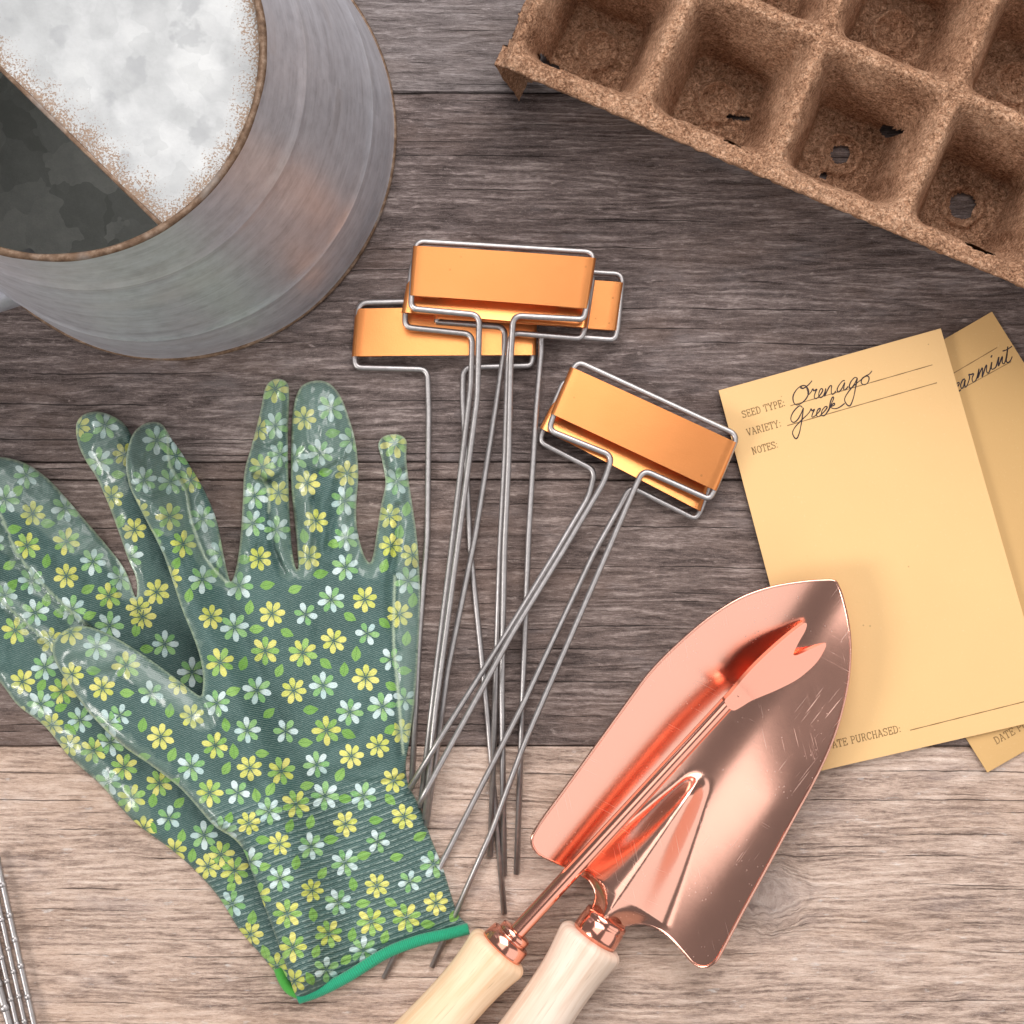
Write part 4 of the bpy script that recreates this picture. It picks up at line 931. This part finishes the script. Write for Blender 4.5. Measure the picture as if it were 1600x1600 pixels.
# ------------------------------------------------------------------ trowel
COP, COPW = copper_mat('polished_copper'), copper_mat('polished_copper_dark', (.86, .40, .295), .14, .2)
T_OUT = [(918, 1432), (928, 1415), (931, 1395), (921, 1376), (905, 1366), (880, 1353), (850, 1339), (836, 1328), (831, 1311), (845, 1285), (880, 1237), (930, 1168), (980, 1099), (1015, 1052), (1055, 1011), (1105, 968), (1155, 936), (1205, 918), (1255, 909.5), (1290, 907), (1304, 908), (1309, 914), (1316, 932), (1325, 970), (1329, 1010), (1326, 1060), (1316, 1110), (1300, 1160), (1275, 1215), (1245, 1270), (1215, 1325), (1185, 1380), (1155, 1435), (1127, 1488), (1116, 1504), (1101, 1511), (1085, 1506), (1068, 1487), (1045, 1462), (1020, 1447), (998, 1443), (975, 1448), (962, 1460)]
def build_trowel():
    ax = np.array([.564, -.826]); pr = np.array([.826, .564]); o0 = np.array([943., 1438.])
    root = thing('trowel', 'shiny copper hand trowel with pale wooden handle, tip on the seed packet', 'trowel', P(1080, 1220))
    v, f, b = sheet(catmull(T_OUT, 4), 4.2)
    q = v - o0; a, p = q @ ax, q @ pr
    z = .0068 + .0125 * (p / 160) ** 2 + .0095 * smooth01((a - 300) / 420) * 1.3
    hw = np.interp(a, [-10, 0, 20, 48, 120, 200, 240, 275], [30, 32, 48, 96, 72, 44, 30, 22])
    hh = np.interp(a, [-10, 0, 48, 150, 215, 240, 255, 268, 280], [.0145, .0145, .0135, .0100, .0075, .0058, .0034, .0010, 0])
    tt = np.clip(np.abs(p) / hw, 0, 1)
    z += hh * (.5 + .5 * np.cos(PI * tt)) * (.75 + .25 * (1 - tt))
    V = Pn(v[:, 0], v[:, 1], z)
    o = link_mesh('blade', V, f, COP, root); solidify(o, .0013)
    nb = len(b); eb = [tuple(q) for q in V[:nb]]; VV, FF = tube([Vector(q) - Vector((0, 0, .0005)) for q in eb + eb[:1]], .00062, 8, False); link_mesh('rolled_edge', VV, FF, COP, o)
    A = P(948, 1435, .0145); B = P(838, 1600, .0145); d = (B - A).normalized()
    VV, FF = lathe(A - d * .001, d, [(0, .0080), (.0006, .0091), (.0022, .0094), (.0028, .0090), (.0032, .0094), (.0095, .0099), (.0100, .0095), (.0110, .0092)]); link_mesh('ferrule', VV, FF, COPW, root)
    wood_handle(A + d * .0095, d, [(0, .0100), (.0004, .0122), (.0018, .0136), (.004, .0138), (.008, .0132), (.016, .0122), (.028, .0118), (.045, .0124), (.07, .0138), (.095, .0140), (.115, .0118), (.122, .006), (.1225, .0001)], handle_mat('pale_beech', (.66, .48, .36), (.82, .66, .54)), root)
def wood_handle(a, d, prof, mat, root):
    V, F = lathe(a, d, smooth_prof(prof, 4), 56); o = link_mesh('handle', V, F, mat, root)
    uvl = o.data.uv_layers.new(name='UVMap'); u = []; pp = smooth_prof(prof, 4)
    for pl in o.data.polygons:
        ks = [vi % 56 for vi in pl.vertices]; wrap = max(ks) - min(ks) > 30
        for vi in pl.vertices:
            k = vi % 56; k = k + 56 if wrap and k < 20 else k
            u += [pp[vi // 56][0], k / 56 * .08]
    uvl.data.foreach_set('uv', u)
build_trowel()

def build_weeder():
    root = thing('hand_weeder', 'thin copper weeding fork with pale wooden handle lying across the trowel blade', 'weeder', P(1000, 1230))
    A = P(806, 1458, .0165); E = P(1150, 1084, .0200); d = (E - A).normalized()
    n = 30; pts = [A - d * .004 + (E - A + d * .004) * (i / n) for i in range(n + 1)]
    V, F = tube(pts, [.0034 - .0004 * i / n for i in range(n + 1)], 24); link_mesh('shaft', V, F, COPW, root)
    out = [(1132, 1096), (1142, 1084), (1158, 1064), (1180, 1040), (1206, 1015), (1230, 994), (1249, 979), (1260, 973), (1259, 984), (1249, 1002), (1241, 1018), (1240, 1024), (1247, 1023), (1267, 1014), (1288, 1005), (1291, 1007), (1288, 1016), (1277, 1034), (1262, 1049), (1242, 1064), (1212, 1079), (1188, 1089), (1172, 1096), (1156, 1106), (1144, 1110)]
    v, f, b = sheet(catmull(out, 3), 3.2)
    ax = np.array([.72, -.694]); pr = np.array([.694, .72]); q = v - np.array([1150, 1084.]); a, p = q @ ax, q @ pr
    z = .0225 - .0030 * smooth01(a / 140) - .0024 * (p / 30) - .0002 * (p / 30) ** 2 + .0034 * np.sin(np.clip(a / 160, 0, 1) * PI) + .0012 * (1 - smooth01((a + 10) / 22))
    o = link_mesh('forked_tip', Pn(v[:, 0], v[:, 1], z), f, COPW, root); solidify(o, .0030)
    dh = (P(800, 1464, .0145) - P(1150, 1086, .0145)).normalized(); A2 = P(806, 1458, .0150)
    VV, FF = lathe(A2 - dh * .0012, dh, [(0, .0052), (.0005, .0068), (.0028, .0070), (.0034, .0064), (.0037, .0082), (.0040, .0090), (.0072, .0094), (.0110, .0098), (.0113, .0095)]); link_mesh('ferrule', VV, FF, COPW, root)
    dh2 = (P(690, 1590, .0145) - P(795, 1470, .0145)).normalized()
    wood_handle(A2 + dh * .0085, dh2, [(0, .0100), (.0004, .0118), (.0018, .0131), (.004, .0133), (.008, .0126), (.016, .0117), (.028, .0114), (.045, .0122), (.07, .0138), (.095, .0140), (.115, .0118), (.122, .006), (.1225, .0001)], handle_mat('honey_beech', (.74, .49, .29), (.86, .63, .43)), root)
build_weeder()

# ------------------------------------------------------------------ wire rack at the corner
def build_rack():
    root = thing('wire_rack', 'stack of thin steel rods with welded beads at the lower left corner', 'wire rack', P(10, 1520))
    t = NT('brass_tray_sheet'); n = t.noise(t.obj(), 120, 4); t.set('Base Color', t.mix(n, (.45, .30, .10), (.62, .44, .18))); t.set('Roughness', .5); t.set('Metallic', .3)
    lanes = [((-6, 1335), (56, 1612), .0012, 3.2), ((-16, 1350), (42, 1612), .0010, 2.9), ((-26, 1370), (29, 1612), .0010, 2.8), ((-38, 1410), (18, 1612), .0016, 3.)]
    for (a, b, r, z) in lanes:
        A, B = P(*a, z * .001), P(*b, z * .001)
        V, F = tube([A.lerp(B, k / 20) for k in range(21)], r, 12); o = link_mesh('rod', V, F, WIRE, root)
        bm = bmesh.new()
        for s in np.linspace(.04, .96, 7):
            bmesh.ops.create_uvsphere(bm, u_segments=10, v_segments=8, radius=r * 1.35, matrix=Matrix.Translation(A.lerp(B, min(1, s + random.uniform(-.03, .03)))))
        me = bpy.data.meshes.new('bead'); bm.to_mesh(me); bm.free(); me.materials.append(WIRE)
        w = bpy.data.objects.new('bead', me); COL.objects.link(w); w.parent = o
    c = [P(-120, 1440, .0012), P(-30, 1440, .0012), P(12, 1572, .0012), P(-120, 1578, .0012)]
    o = link_mesh('backing_sheet', c, [(3, 2, 1, 0)], t.m, root, smooth=False); solidify(o, .0008, 0)
    V, F = tube([P(-120, 1585, .0022), P(14, 1574, .0022)], .0009, 10); link_mesh('cross_rod', V, F, WIRE, root)
build_rack()
